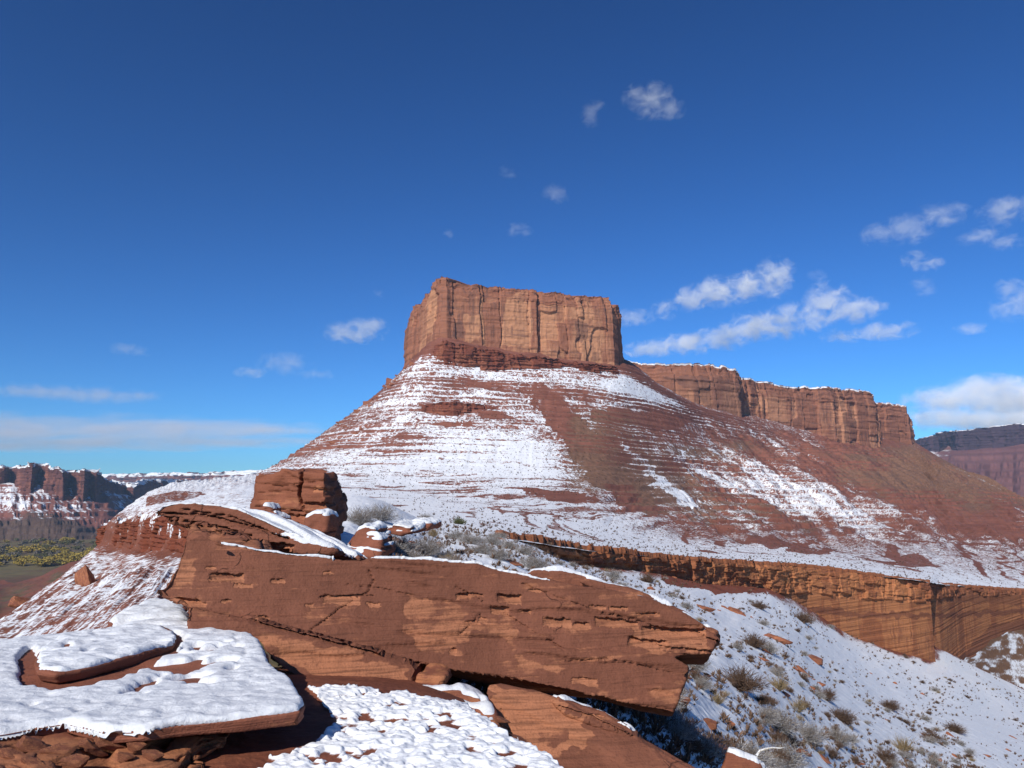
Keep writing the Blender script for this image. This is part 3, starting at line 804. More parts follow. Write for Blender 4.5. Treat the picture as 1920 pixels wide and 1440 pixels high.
RC = [[(1640,846,4600,.3,.2),(1640,870,4300,.3,.1),(1640,900,4000,.1,.1),(1640,960,3600,.1,.1),(1640,1000,3300,.1,.1)],
      [(1716,834,4420,.5,.2),(1725,845,4250,.75,.1),(1735,875,3950,.2,.1),(1740,930,3500,.1,.1),(1750,1000,3200,.1,.1)],
      [(1775,832,4360,.4,.2),(1775,850,4150,.45,.1),(1780,880,3800,.15,.1),(1790,930,3450,.1,.1),(1790,1000,3150,.1,.1)],
      [(1850,833,4080,.2,.2),(1850,855,3900,.15,.1),(1850,885,3600,.12,.1),(1850,935,3300,.1,.1),(1850,1000,3000,.1,.1)],
      [(1925,829,3980,.2,.2),(1925,850,3800,.15,.1),(1925,885,3550,.1,.1),(1925,935,3200,.1,.1),(1925,1000,2900,.1,.1)],
      [(2050,826,3950,.2,.2),(2050,850,3700,.1,.1),(2050,885,3450,.1,.1),(2050,935,3100,.1,.1),(2050,1000,2800,.1,.1)]]
RP, (rs_, rt_), rv, ru = patch(RC, 260, 140)
RP[:, 2] += 110 * (fbm(ru * 16, rv * 3 + ru * 4, None, 5, 161) - .5) * sst(0, .3, rv)
tz3, rs3, st3 = terrace(RP[:, 2], 19, -200, 400, 20, 50)
RP[:, 2] += .5 * (tz3 - RP[:, 2])
tag(mesh_np('far_talus', RP, grid_faces(140, 260)[:, ::-1], {'snow': rs_ - .1 * rs3 + .3 * (fbm(ru * 30, rv * 20, None, 3, 162) - .5), 'tan': rt_}, True, mat_hill('pink_talus', (.14, .06, .055), (.18, .08, .07), (.14, .08, .06), 12, .3, .5, .12)), 'pinkish eroded talus below the dark mesa on the right', None, None, 'structure')

# ------------------------------------------------------------------ near rocks: closed prisms fused, weathered and capped with snow
def remeshed(prisms, voxel):
    """prisms: (front points (n,3), back points (n,3)) -> fused dense surface"""
    bm = bmesh.new()
    for fr, bk in prisms:
        a = [bm.verts.new(p) for p in fr]; b = [bm.verts.new(p) for p in bk]
        n = len(a)
        bm.faces.new(a); bm.faces.new(b[::-1])
        for i in range(n):
            bm.faces.new((a[i], b[i], b[(i + 1) % n], a[(i + 1) % n]))
    bmesh.ops.triangulate(bm, faces=[f for f in bm.faces if len(f.verts) > 4])
    bmesh.ops.recalc_face_normals(bm, faces=bm.faces)
    me = bpy.data.meshes.new('tmp'); bm.to_mesh(me); bm.free()
    o = bpy.data.objects.new('tmp', me); COL.objects.link(o)
    md = o.modifiers.new('r', 'REMESH'); md.mode = 'VOXEL'; md.voxel_size = voxel
    dg = bpy.context.evaluated_depsgraph_get()
    ev = o.evaluated_get(dg).to_mesh()
    n = len(ev.vertices)
    V = np.empty(n * 3, np.float32); ev.vertices.foreach_get('co', V)
    N = np.empty(n * 3, np.float32); ev.vertices.foreach_get('normal', N)
    L = np.empty(len(ev.loops), np.int32); ev.loops.foreach_get('vertex_index', L)
    assert len(L) == 4 * len(ev.polygons)
    o.to_mesh_clear() if hasattr(o, 'to_mesh_clear') else None
    bpy.data.objects.remove(o); bpy.data.meshes.remove(me)
    return V.reshape(-1, 3).astype(float), N.reshape(-1, 3).astype(float), L.reshape(-1, 4)


def vnormals(V, Fq):
    d = np.cross(V[Fq[:, 2]] - V[Fq[:, 0]], V[Fq[:, 3]] - V[Fq[:, 1]])
    N = np.zeros_like(V)
    for k in range(Fq.shape[1]):
        for a in range(3):
            N[:, a] += np.bincount(Fq[:, k], d[:, a], len(V))
    return N / (np.linalg.norm(N, axis=1, keepdims=True) + 1e-12)


def front(outline, Df, back, shrink=1.0):
    o = np.array(outline, float)
    D = np.array([Df(x, y) for x, y in o])
    fr = ray(o[:, 0], o[:, 1], D)
    c = fr.mean(0)
    bk = c + (fr - c) * shrink + np.array(back)
    return fr, bk


def weather(V, N, bn, a_big=.05, a_fine=.02, a_bed=.04, fb=7.0, seed=0, big=1.2):
    b = V @ np.array(bn) / np.linalg.norm(bn)
    V2 = V + N * (a_big * 2 * (fbm(V[:, 0] / big, V[:, 1] / big, V[:, 2] / big, 3, seed) - .5))[:, None]
    l1 = fbm(V[:, 0] * .35, V[:, 1] * .35, b * fb, 4, seed + 1)
    l2 = sst(.47, .53, l1) - .5 + (l1 - .5)
    V2 += N * (a_bed * l2)[:, None]
    V2 += N * (a_fine * 2 * (fbm(V[:, 0] / .22, V[:, 1] / .22, V[:, 2] / .22, 4, seed + 5) - .5))[:, None]
    return V2


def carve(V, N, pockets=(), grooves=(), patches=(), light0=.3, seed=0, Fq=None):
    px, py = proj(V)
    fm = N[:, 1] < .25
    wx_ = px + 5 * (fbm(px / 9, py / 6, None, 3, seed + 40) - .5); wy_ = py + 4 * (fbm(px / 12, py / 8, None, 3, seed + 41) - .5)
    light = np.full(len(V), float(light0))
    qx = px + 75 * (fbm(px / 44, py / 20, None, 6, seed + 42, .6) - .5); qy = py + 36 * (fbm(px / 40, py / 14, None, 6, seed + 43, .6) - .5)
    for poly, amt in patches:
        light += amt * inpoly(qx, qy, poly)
    d = np.zeros(len(V))
    if Fq is not None:
        light = vsmooth(light, Fq, 2)
    for cx, cy, rx, ry, dep in pockets:
        u = (wx_ - cx) / rx; v = (wy_ - cy - .06 * (wx_ - cx)) / ry
        m = fm & (np.abs(u) < 1) & (v > 0) & (v < 1)
        dd = .72 * dep * (1 - v) * np.sqrt(np.clip(1 - u * u, 0, 1))
        d = np.where(m, np.maximum(d, dd), d)
        light = np.where(m, light + .28, light)
    for line, wd, dep in grooves:
        s_ = segdist(wx_, wy_, line)
        d = np.where(fm, np.maximum(d, dep * (1 - sst(0, wd, s_))), d)
    V = V + d[:, None] * np.array([0, 1.0, .15])
    return V, light


def vsmooth(a, Fq, it):
    n = len(a)
    i = np.concatenate([Fq[:, 0], Fq[:, 1], Fq[:, 2], Fq[:, 3]]); j = np.concatenate([Fq[:, 1], Fq[:, 2], Fq[:, 3], Fq[:, 0]])
    cnt = np.bincount(i, minlength=n) + np.bincount(j, minlength=n)
    for _ in range(it):
        a = .5 * a + .5 * (np.bincount(i, a[j], n) + np.bincount(j, a[i], n)) / np.maximum(cnt, 1)
    return a


def snow_layer(name, V, Fq, th, mat, parent=None, lift=0.0, step=None):
    """a blanket lying on the given surface wherever its thickness is positive"""
    th = vsmooth(th, Fq, 6)
    th = np.clip(th, -.03, None)
    keep = th > -.001
    fk = Fq[keep[Fq].any(1)]
    if len(fk) == 0:
        return None
    lab = np.arange(len(V))
    for _ in range(4000):                            # connected pieces: each becomes a part of its own
        m = lab[fk].min(1)
        new = lab.copy()
        for c_ in range(4):
            np.minimum.at(new, fk[:, c_], m)
        new = new[new]
        if (new == lab).all():
            break
        lab = new
    fl = lab[fk[:, 0]]
    ids, cnt = np.unique(fl, return_counts=True)
    Nn = vnormals(V, Fq)
    o = None
    order = [q for q in np.argsort(-cnt) if cnt[q] >= 40][:10]
    for q in order:
        f1 = fk[fl == ids[q]]
        idx = np.unique(f1)
        mp = np.full(len(V), -1); mp[idx] = np.arange(len(idx))
        P = V[idx].copy()
        P[:, 2] += np.maximum(th[idx], 0) + lift
        P += Nn[idx] * (np.minimum(th[idx], 0) - .004)[:, None]
        o = mesh_np(name, P, mp[f1], {}, True, mat, parent)
    return o


def cap_thickness(V, N, tmax, lo=.55, hi=.8, seed=0, sc=.3, lump=.5, bias=0.0, Fq=None):
    n1 = fbm(V[:, 0] / sc, V[:, 1] / sc, V[:, 2] / sc, 4, seed)
    if Fq is not None:
        N = np.stack([N[:, 0], N[:, 1], vsmooth(N[:, 2], Fq, 5)], -1)
    n2 = fbm(V[:, 0] / (sc * .25), V[:, 1] / (sc * .25), V[:, 2] / (sc * .25), 3, seed + 7)
    f = sst(lo, hi, N[:, 2] + .5 * (n1 - .5) + bias)
    return tmax * (f * (1 - lump + lump * n2 * 1.6) - .12) 


# --- the big tilted slab
def D_main(x, y):
    return 8.2 + (x - 300) * .0018 + (1335 - y) * .003


P1 = [(330,1060),(345,1015),(375,1000),(420,1016),(500,1028),(570,1037),(640,1045),(800,1048),(895,1058),(1000,1082),(1080,1098),(1150,1108),(1220,1125),(1290,1155),(1340,1185),(1351,1198),(1338,1208),(1334,1224),(1290,1228),(1255,1230),(1293,1250),(1285,1278),(1262,1336),(1200,1326),(1100,1300),(980,1279),(860,1262),(770,1243),(650,1213),(560,1190),(470,1163),(350,1143),(300,1122),(287,1108),(306,1096),(318,1075)]
P2 = [(345,1136),(470,1160),(560,1187),(650,1210),(775,1240),(784,1256),(757,1302),(720,1302),(600,1280),(540,1262),(505,1240),(490,1205),(420,1190),(354,1182)]
P4 = [(985,1080),(1000,1071),(1050,1068),(1085,1076),(1140,1096),(1120,1106),(1060,1096)]
P5 = [(1085,1090),(1100,1084),(1180,1104),(1290,1150),(1345,1182),(1340,1192),(1250,1150),(1150,1118)]
BN = (.17, -.25, 1.0)
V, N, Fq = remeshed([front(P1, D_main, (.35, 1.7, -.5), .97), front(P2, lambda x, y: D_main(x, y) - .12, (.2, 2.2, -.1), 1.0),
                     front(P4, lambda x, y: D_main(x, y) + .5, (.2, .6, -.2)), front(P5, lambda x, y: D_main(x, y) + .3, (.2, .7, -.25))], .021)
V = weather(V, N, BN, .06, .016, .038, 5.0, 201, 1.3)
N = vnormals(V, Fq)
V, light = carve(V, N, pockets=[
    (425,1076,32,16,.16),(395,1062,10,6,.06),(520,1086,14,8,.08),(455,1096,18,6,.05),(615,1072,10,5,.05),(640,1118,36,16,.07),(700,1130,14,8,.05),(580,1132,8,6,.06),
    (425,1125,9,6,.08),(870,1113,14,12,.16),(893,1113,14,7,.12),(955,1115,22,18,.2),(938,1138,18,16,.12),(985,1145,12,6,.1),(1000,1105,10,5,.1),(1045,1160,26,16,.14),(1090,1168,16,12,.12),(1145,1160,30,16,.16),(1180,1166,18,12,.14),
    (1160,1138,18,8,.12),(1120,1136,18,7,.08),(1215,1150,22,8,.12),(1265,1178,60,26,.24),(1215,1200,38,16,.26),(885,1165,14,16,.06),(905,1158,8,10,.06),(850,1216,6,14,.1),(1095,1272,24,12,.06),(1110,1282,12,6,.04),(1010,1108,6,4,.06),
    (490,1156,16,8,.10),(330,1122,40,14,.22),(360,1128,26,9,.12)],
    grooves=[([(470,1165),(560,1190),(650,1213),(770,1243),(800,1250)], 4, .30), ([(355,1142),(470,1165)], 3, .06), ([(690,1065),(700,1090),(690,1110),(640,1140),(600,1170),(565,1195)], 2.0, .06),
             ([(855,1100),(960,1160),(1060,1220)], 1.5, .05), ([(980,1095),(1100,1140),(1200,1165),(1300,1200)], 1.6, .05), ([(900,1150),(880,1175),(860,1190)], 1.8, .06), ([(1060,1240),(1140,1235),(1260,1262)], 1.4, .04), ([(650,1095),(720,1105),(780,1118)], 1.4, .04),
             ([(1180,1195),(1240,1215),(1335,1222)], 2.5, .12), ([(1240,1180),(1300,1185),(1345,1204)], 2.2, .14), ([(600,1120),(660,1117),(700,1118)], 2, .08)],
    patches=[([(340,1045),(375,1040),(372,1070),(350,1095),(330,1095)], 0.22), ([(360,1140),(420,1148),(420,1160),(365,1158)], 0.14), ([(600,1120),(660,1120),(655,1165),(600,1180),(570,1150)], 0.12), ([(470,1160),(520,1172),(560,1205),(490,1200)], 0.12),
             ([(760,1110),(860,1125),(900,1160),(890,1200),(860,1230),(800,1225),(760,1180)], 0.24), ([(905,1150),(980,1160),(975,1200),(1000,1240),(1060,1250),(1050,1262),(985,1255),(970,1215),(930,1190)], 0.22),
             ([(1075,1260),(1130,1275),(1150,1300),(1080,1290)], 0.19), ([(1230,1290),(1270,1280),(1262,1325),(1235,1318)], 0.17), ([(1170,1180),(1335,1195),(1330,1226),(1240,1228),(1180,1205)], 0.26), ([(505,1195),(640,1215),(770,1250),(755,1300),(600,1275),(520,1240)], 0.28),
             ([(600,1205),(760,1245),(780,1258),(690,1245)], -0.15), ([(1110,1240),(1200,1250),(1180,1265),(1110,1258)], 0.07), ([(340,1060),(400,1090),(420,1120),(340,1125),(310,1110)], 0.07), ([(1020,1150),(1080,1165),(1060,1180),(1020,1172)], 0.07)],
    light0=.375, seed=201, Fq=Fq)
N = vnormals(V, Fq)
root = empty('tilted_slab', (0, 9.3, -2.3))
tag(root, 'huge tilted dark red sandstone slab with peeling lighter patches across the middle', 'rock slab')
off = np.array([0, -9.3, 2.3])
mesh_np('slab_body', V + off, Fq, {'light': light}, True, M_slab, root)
px, py = proj(V)
th = cap_thickness(V, N, .045, .50, .72, 210, .35, .45, Fq=Fq)
th = th - .06 * sst(.46, .52, fbm(V[:, 0] * .7, V[:, 1] * 5 - V[:, 0] * .5, V[:, 2] * 3, 3, 211)) * (px > 930)
th = np.where((px > 408 + 3 * V[:, 1] - 27) & (py < np.interp(px, [300, 400, 640, 900, 1000, 1100, 1200, 1300, 1360], [1112, 1058, 1050, 1064, 1092, 1120, 1146, 1180, 1206])), th, -1)
snow_layer('snow_cap', V + off, Fq, th, M_snow_near, root)

# --- layered cap rock leaning over the left end
P6 = [(286,957),(300,946),(335,940),(400,944),(440,950),(470,962),(520,984),(560,1003),(600,1022),(630,1034),(590,1038),(530,1034),(480,1026),(440,1010),(390,1000),(350,988),(310,975)]
P6b = [(345,1005),(360,985),(420,1000),(462,1018),(480,1036),(460,1045),(400,1045),(335,1065)]
P6c = [(192,1000),(205,985),(240,985),(300,985),(300,1035),(240,1045),(200,1030)]
V, N, Fq = remeshed([front(P6, lambda x, y: 10.3 + (x - 286) * .001 - (y - 950) * .002, (.6, 2.0, -.45), .97), front(P6b, lambda x, y: 10.0 - (y - 1000) * .010, (.3, 2.0, -.35))], .023)
V = weather(V, N, (.22, -.3, 1.0), .03, .014, .06, 9, 221, 1.0)
N = vnormals(V, Fq)
V, light = carve(V, N, pockets=[(365,985,40,14,.25),(430,1000,40,16,.3),(500,1018,50,18,.4),(320,968,26,10,.15)], grooves=[([(290,963),(380,965),(460,985),(540,1012)], 2.5, .2), ([(310,972),(400,985),(470,1005)], 2.5, .2), ([(340,955),(430,968),(500,995)], 2, .12)],
                 patches=[([(370,985),(420,990),(420,1005),(370,1000)], .35), ([(345,1010),(420,1005),(420,1030),(345,1040)], .15)], light0=.27, seed=221)
N = vnormals(V, Fq)
root = empty('cap_rock', (-4.5, 13.5, -.9)); off = np.array([4.5, -13.5, .9])
tag(root, 'thin-bedded overhanging cap rock with a snowy crest above the left end of the tilted slab', 'rock')
mesh_np('rock_body', V + off, Fq, {'light': light}, True, M_slab, root)
px, py = proj(V)
th = cap_thickness(V, N, .045, .45, .66, 230, .4, .4, Fq=Fq)
th = np.where(py < 16 + np.interp(px, [286, 335, 400, 440, 500, 560, 600, 640], [964, 952, 957, 964, 990, 1016, 1030, 1038]), th, -1)
snow_layer('snow_cap', V + off, Fq, th, M_snow_near, root)

# --- square block standing behind
def D_block(x, y):
    return (17.7 - .9 * (x - 470) / 140 if x < 610 else 16.8 + (x - 610) * .05) + (1000 - y) * .001


P7 = [(471,905),(474,886),(520,881),(575,878),(610,881),(632,884),(637,905),(637,921),(650,936),(655,960),(641,978),(636,1030),(610,1030),(560,1010),(500,985),(471,965)]
V, N, Fq = remeshed([front(P7, D_block, (-.42, 1.7, .0), .96)], .028)
V = np.stack([vsmooth(V[:, a_], Fq, 45) for a_ in range(3)], -1)
N = vnormals(V, Fq)
V = weather(V, N, (.05, -.1, 1.0), .16, .024, .055, 4.0, 241, .8)
N = vnormals(V, Fq)
V, light = carve(V, N, pockets=[(600,943,34,20,.3),(560,965,30,12,.2),(600,915,12,8,.12)], grooves=[([(563,880),(566,905),(560,925),(568,955)], 4, .25), ([(471,905),(530,912),(565,905),(632,900)], 1.8, .08), ([(471,925),(560,920)], 1.5, .06), ([(480,950),(560,958),(600,965)], 2.0, .1)],
                 patches=[([(490,925),(560,922),(565,955),(500,955)], .28), ([(590,910),(625,915),(620,940),(585,935)], .22), ([(590,960),(630,960),(625,985),(600,980)], .25)], light0=.24, seed=241)
N = vnormals(V, Fq)
root = empty('boulder', (-5, 17.5, -.9)); off = np.array([5, -17.5, .9])
tag(root, 'square cracked red boulder standing up behind the cap rock', 'boulder')
mesh_np('rock_body', V + off, Fq, {'light': light}, True, M_block, root)
snow_layer('snow_cap', V + off, Fq, cap_thickness(V, N, .03, .62, .85, 250, .35, .5, -.2, Fq=Fq) - .035 * sst(.46, .54, fbm(V[:, 0] * 2, V[:, 1] * 2, None, 3, 252)), M_snow_near, root)

# --- lower slab running out to the bottom right
P8 = [(908,1312),(918,1287),(938,1283),(1000,1297),(1040,1310),(1130,1335),(1185,1366),(1192,1382),(1260,1420),(1335,1462),(1350,1530),(1050,1530),(1040,1440),(1000,1410),(960,1378),(928,1352),(905,1332)]
P8b = [(1036,1316),(1050,1305),(1130,1333),(1185,1364),(1190,1380),(1120,1360),(1060,1338)]
V, N, Fq = remeshed([front(P8, lambda x, y: 8.9 - (y - 1290) * .0048 + (x - 900) * .0006, (.25, 1.3, -.5), .98), front(P8b, lambda x, y: 8.8 - (y - 1290) * .0042 + (x - 900) * .0006, (.3, .5, -.42))], .018)
V = weather(V, N, (.35, -.1, 1.0), .04, .012, .03, 8, 261, 1.0)
N = vnormals(V, Fq)
V, light = carve(V, N, pockets=[(1110,1340,20,8,.06)], grooves=[([(1040,1322),(1110,1345),(1190,1384)], 2.5, .10), ([(940,1330),(950,1350),(955,1370)], 2, .06)], patches=[([(905,1285),(1010,1300),(1110,1345),(1100,1390),(1060,1410),(1030,1430),(930,1350)], .42), ([(1010,1360),(1060,1370),(1050,1400),(1015,1395)], -.3), ([(1050,1305),(1190,1360),(1190,1382),(1120,1365)], -.1)], light0=.34, seed=261, Fq=Fq)
N = vnormals(V, Fq)
root = empty('rock_slab', (1.5, 9, -3)); off = np.array([-1.5, -9, 3])
tag(root, 'smooth light orange slab sloping down to the bottom edge under the tilted slab', 'rock slab')
mesh_np('slab_body', V + off, Fq, {'light': light}, True, M_slab, root)
px, py = proj(V)
th = cap_thickness(V, N, .035, .55, .8, 270, .3, .5, 0, Fq=Fq) - .05 * sst(.5, .56, fbm(V[:, 0] * 1.2, V[:, 1] * 5, V[:, 2] * 5, 3, 271))
th = np.where((py < np.interp(px, [900, 1040, 1190, 1335], [1276, 1312, 1374, 1460])) & (px > 1030), th, -1)
snow_layer('snow_cap', V + off, Fq, th, M_snow_near, root)


def small_prism(name, label, cat, outline, Df, back, seed, mat, light0=.45, snow_t=.05, bias=-.05, voxel=.018, loc=None):
    V, N, Fq = remeshed([front(outline, Df, back, .95)], voxel)
    V = np.stack([vsmooth(V[:, a_], Fq, 22) for a_ in range(3)], -1)
    N = vnormals(V, Fq)
    V = weather(V, N, (.1, -.1, 1.0), .10, .018, .05, 8, seed, .45)
    N = vnormals(V, Fq)
    c = V.mean(0)
    c[2] = V[:, 2].min()
    root = empty(name, tuple(c))
    tag(root, label, cat)
    mesh_np('rock_body', V - c, Fq, {'light': np.full(len(V), light0)}, True, mat, root)
    if snow_t > 0:
        snow_layer('snow_cap', V - c, Fq, cap_thickness(V, N, snow_t, .55, .8, seed + 3, .25, .5, bias, Fq=Fq), M_snow_near, root)
    return root


small_prism('wedge_stone', 'small orange block wedged under the middle of the tilted slab', 'stone', [(782,1258),(812,1262),(838,1270),(832,1298),(776,1296),(768,1288)], lambda x, y: 9.0, (.05, .5, 0), 301, M_rock, .55, 0)
small_prism('rubble_ledge', 'broken orange ledge between the wedged block and the lower slab', 'rock', [(745,1300),(790,1294),(840,1296),(862,1288),(890,1300),(912,1312),(930,1350),(925,1375),(880,1352),(820,1328),(750,1318)], lambda x, y: 8.7 - (y - 1300) * .008, (.1, .7, -.2), 305, M_rock, .5, .03, -.2)
small_prism('corner_rock', 'snow-edged orange rock at the bottom edge by the grey bushes', 'rock', [(1358,1412),(1366,1405),(1392,1420),(1425,1436),(1440,1500),(1352,1500)], lambda x, y: 10.4, (.3, 1.0, -.3), 309, M_rock, .4, .06, 0)
small_prism('snowy_rock', 'low rock under deep snow beside the foot of the square boulder', 'rock', [(640,1042),(645,1015),(662,995),(685,985),(702,990),(714,1012),(716,1032),(705,1048)], lambda x, y: 15.4 - (y - 1000) * .004, (.2, .7, 0), 313, M_rock, .25, .06, .12)
small_prism('snowy_rock', 'broken rock draped in snow against the lower front of the square boulder', 'rock', [(566,1012),(572,972),(590,960),(612,968),(614,990),(600,1020)], lambda x, y: 15.9, (.1, .6, 0), 317, M_rock, .25, .06, .08)
small_prism('leaning_rock', 'pointed brown rock leaning on the lower left of the square boulder', 'rock', [(478,978),(490,952),(500,948),(530,972),(525,990),(490,990)], lambda x, y: 16.2, (.1, .5, 0), 321, M_rock, .3, .07, .0)
small_prism('flat_rock', 'flat snow-topped ledge stone right of the square boulder', 'rock', [(718,992),(740,983),(768,989),(774,998),(750,1005),(724,1001)], lambda x, y: 21.0, (.3, 1.0, .05), 325, M_rock, .25, .08, .05)
small_prism('flat_rock', 'second ledge stone with dark red face farther right of the square boulder', 'rock', [(752,983),(780,978),(806,985),(800,993),(770,991)], lambda x, y: 26.0, (.3, 1.2, .05), 327, M_rock, .15, .06, -.05)

# ------------------------------------------------------------------ foreground: snow slab, ledge, ground
def on_plane(pts, z):
    o = np.array(pts, float)
    r = ray(o[:, 0], o[:, 1], np.ones(len(o)))
    return r * (z / r[:, 2])[:, None]


def table(outline, z, h, shrink=.985):
    top = on_plane(outline, z)
    bot = top.copy(); c = top.mean(0)
    bot = c + (bot - c) * shrink
    bot[:, 2] = z - h
    return top, bot


S1 = [(-260,1222),(0,1206),(80,1200),(200,1188),(350,1178),(410,1184),(468,1194),(490,1210),(508,1248),(548,1280),(568,1306),(574,1320),(562,1331),(515,1338),(430,1349),(330,1359),(270,1369),(190,1371),(165,1364),(120,1354),(60,1362),(0,1373),(-260,1400)]
V, N, Fq = remeshed([table(S1, -1.46, .09)], .0165)
V = weather(V, N, (0, 0, 1), .02, .010, .02, 12, 331, .8)
V[:, 2] += .05 * (fbm(V[:, 0] / 1.3, V[:, 1] / 1.3, None, 3, 333) - .5)
N = vnormals(V, Fq)
px, py = proj(V)
root = empty('snow_slab', (-2.5, 6.5, -1.6)); off = np.array([2.5, -6.5, 1.6])
tag(root, 'wide flat rock slab blanketed with rippled snow in the lower left corner', 'rock slab')
lite = .35 + .3 * (fbm(V[:, 0], V[:, 1], V[:, 2] * 9, 3, 334) - .5) - .12 * (N[:, 2] > .5)
mesh_np('slab_body', V + off, Fq, {'light': lite}, True, M_rock, root)
# thickness: drifts, wind ripples across, bare streaks where rock shows
X_, Y_ = V[:, 0], V[:, 1]
rip = 1 - np.abs(2 * fbm(X_ / .17 + .6 * fbm(X_ * 1.7, Y_ * 1.7, None, 2, 5), Y_ / .085, None, 4, 341) - 1)
lump = fbm(X_ / .06, Y_ / .045, None, 3, 343)
Nz = vsmooth(N[:, 2], Fq, 4)
th = .052 * sst(.30, .75, Nz) + .045 * (rip - .75) + .034 * (lump - .5) + .05 * (fbm(X_ / .8, Y_ / .5, None, 3, 344) - .5)
hole = fbm(X_ / .22 - Y_ * .8, Y_ / .20 + X_ * .5, None, 3, 345)
wx_ = px + 16 * (fbm(px / 18, py / 8, None, 3, 351) - .5); wy_ = py + 9 * (fbm(px / 24, py / 7, None, 3, 352) - .5)
th -= .3 * inpoly(wx_, wy_, [(40,1236),(56,1216),(80,1250),(110,1262),(200,1250),(290,1218),(330,1190),(346,1204),(322,1228),(252,1268),(190,1288),(108,1299),(46,1292)])
hz = sst(.56, .64, hole) * inpoly(wx_, wy_, [(220,1310),(260,1270),(330,1222),(400,1205),(450,1215),(440,1260),(400,1290),(330,1290),(250,1315)])
th -= .11 * hz
th -= .10 * (inpoly(wx_, wy_, [(232,1306),(282,1284),(278,1290),(234,1312)]) | inpoly(wx_, wy_, [(45,1330),(70,1326),(68,1333),(48,1335)]) | inpoly(wx_, wy_, [(380,1290),(402,1288),(398,1294)]))
th -= .05 * (1 - sst(0, 3.0, np.abs(segdist(wx_, wy_, [(440,1200),(462,1225),(455,1245),(430,1265)]))))
th = np.where((Nz < .35) | (V[:, 2] < -1.46 - .045 + .03 * (fbm(X_ / 1.3, Y_ / 1.3, None, 3, 333) - .5)), -.08, th)
snow_layer('snow_blanket', V + off, Fq, th, M_snow_near, root)

S2 = [(66,1242),(72,1216),(88,1203),(130,1191),(225,1176),(298,1173),(322,1181),(333,1195),(326,1206),(303,1215),(258,1228),(205,1243),(150,1257),(105,1264),(72,1259)]
V, N, Fq = remeshed([table(S2, -1.385, .075, .95)], .0155)
V = weather(V, N, (0, 0, 1), .02, .012, .025, 14, 361, .6)
N = vnormals(V, Fq)
root = empty('snow_slab', (-3, 7.2, -1.48)); off = np.array([3, -7.2, 1.48])
tag(root, 'smaller oval rock slab capped with snow lying on top of the wide snowy slab', 'rock slab')
mesh_np('slab_body', V + off, Fq, {'light': .2 + .2 * (fbm(V[:, 0], V[:, 1], V[:, 2] * 20, 3, 364) - .5)}, True, M_rock, root)
X_, Y_ = V[:, 0], V[:, 1]
rip = 1 - np.abs(2 * fbm(X_ / .34, Y_ / .12, None, 3, 365) - 1)
Nz = vsmooth(N[:, 2], Fq, 3)
th = .034 * sst(.2, .6, Nz) + .055 * (rip - .75) + .045 * (fbm(X_ / .08, Y_ / .06, None, 3, 366) - .5) + .03 * (fbm(X_ / .5, Y_ / .4, None, 2, 367) - .5)
px, py = proj(V)
th -= .10 * (inpoly(px, py, [(120,1210),(130,1205),(130,1220),(124,1222)]) | inpoly(px, py, [(155,1225),(172,1223),(168,1228)]))
snow_layer('snow_blanket', V + off, Fq, np.where((Nz < .25) | (V[:, 2] < -1.385 - .04), -.08, th), M_snow_near, root)

S3 = [(205,1168),(235,1148),(262,1138),(292,1131),(345,1138),(356,1180),(410,1194),(300,1200),(210,1195)]
V, N, Fq = remeshed([table(S3, -1.52, .3)], .03)
V = weather(V, N, (0, 0, 1), .06, .02, .05, 8, 371, .5)
N = vnormals(V, Fq)
root = empty('snow_ledge', (-4, 9.5, -1.8)); off = np.array([4, -9.5, 1.8])
tag(root, 'low snowy ledge between the oval slab and the pointed left end of the tilted slab', 'rock')
mesh_np('rock_body', V + off, Fq, {'light': np.full(len(V), .2)}, True, M_rock, root)
th = cap_thickness(V, N, .09, .5, .8, 373, .3, .6, .05, Fq=Fq) - .05 * (fbm(V[:, 0] / .4, V[:, 1] / .15, None, 3, 374) > .62)
snow_layer('snow_blanket', V + off, Fq, th, M_snow_near, root)

# ledge of broken layers under the wide slab
P9 = [(-160,1398),(0,1397),(150,1392),(270,1389),(318,1390),(345,1398),(352,1412),(310,1432),(275,1470),(255,1520),(-160,1520)]
V, N, Fq = remeshed([front(P9, lambda x, y: 5.17 + .0009 * x - (y - 1388) * .0068, (.1, .6, -.05), 1.0)], .014)
bx = vn(V[:, 0] / .22 + 3 * vn(V[:, 0], V[:, 2] * 5, None, 3), V[:, 2] / .07, V[:, 1] / .25, 381)
V += N * (.07 * (sst(.42, .58, bx) - .5))[:, None]
V = weather(V, N, (.05, -.1, 1.0), .05, .014, .05, 13, 382, .4)
N = vnormals(V, Fq)
root = empty('broken_ledge', (-2, 5.6, -2.0)); off = np.array([2, -5.6, 2.0])
tag(root, 'crumbly orange ledge of broken layers under the near edge of the wide snowy slab', 'rock')
mesh_np('rock_body', V + off, Fq, {'light': .58 + .5 * (fbm(V[:, 0] / .3, V[:, 1] / .3, V[:, 2] / .1, 3, 383) - .5)}, True, M_rock, root)

def _g(px, py, z):
    r_ = ray(px, py, 1.0)
    return (px, py, z / r_[2])


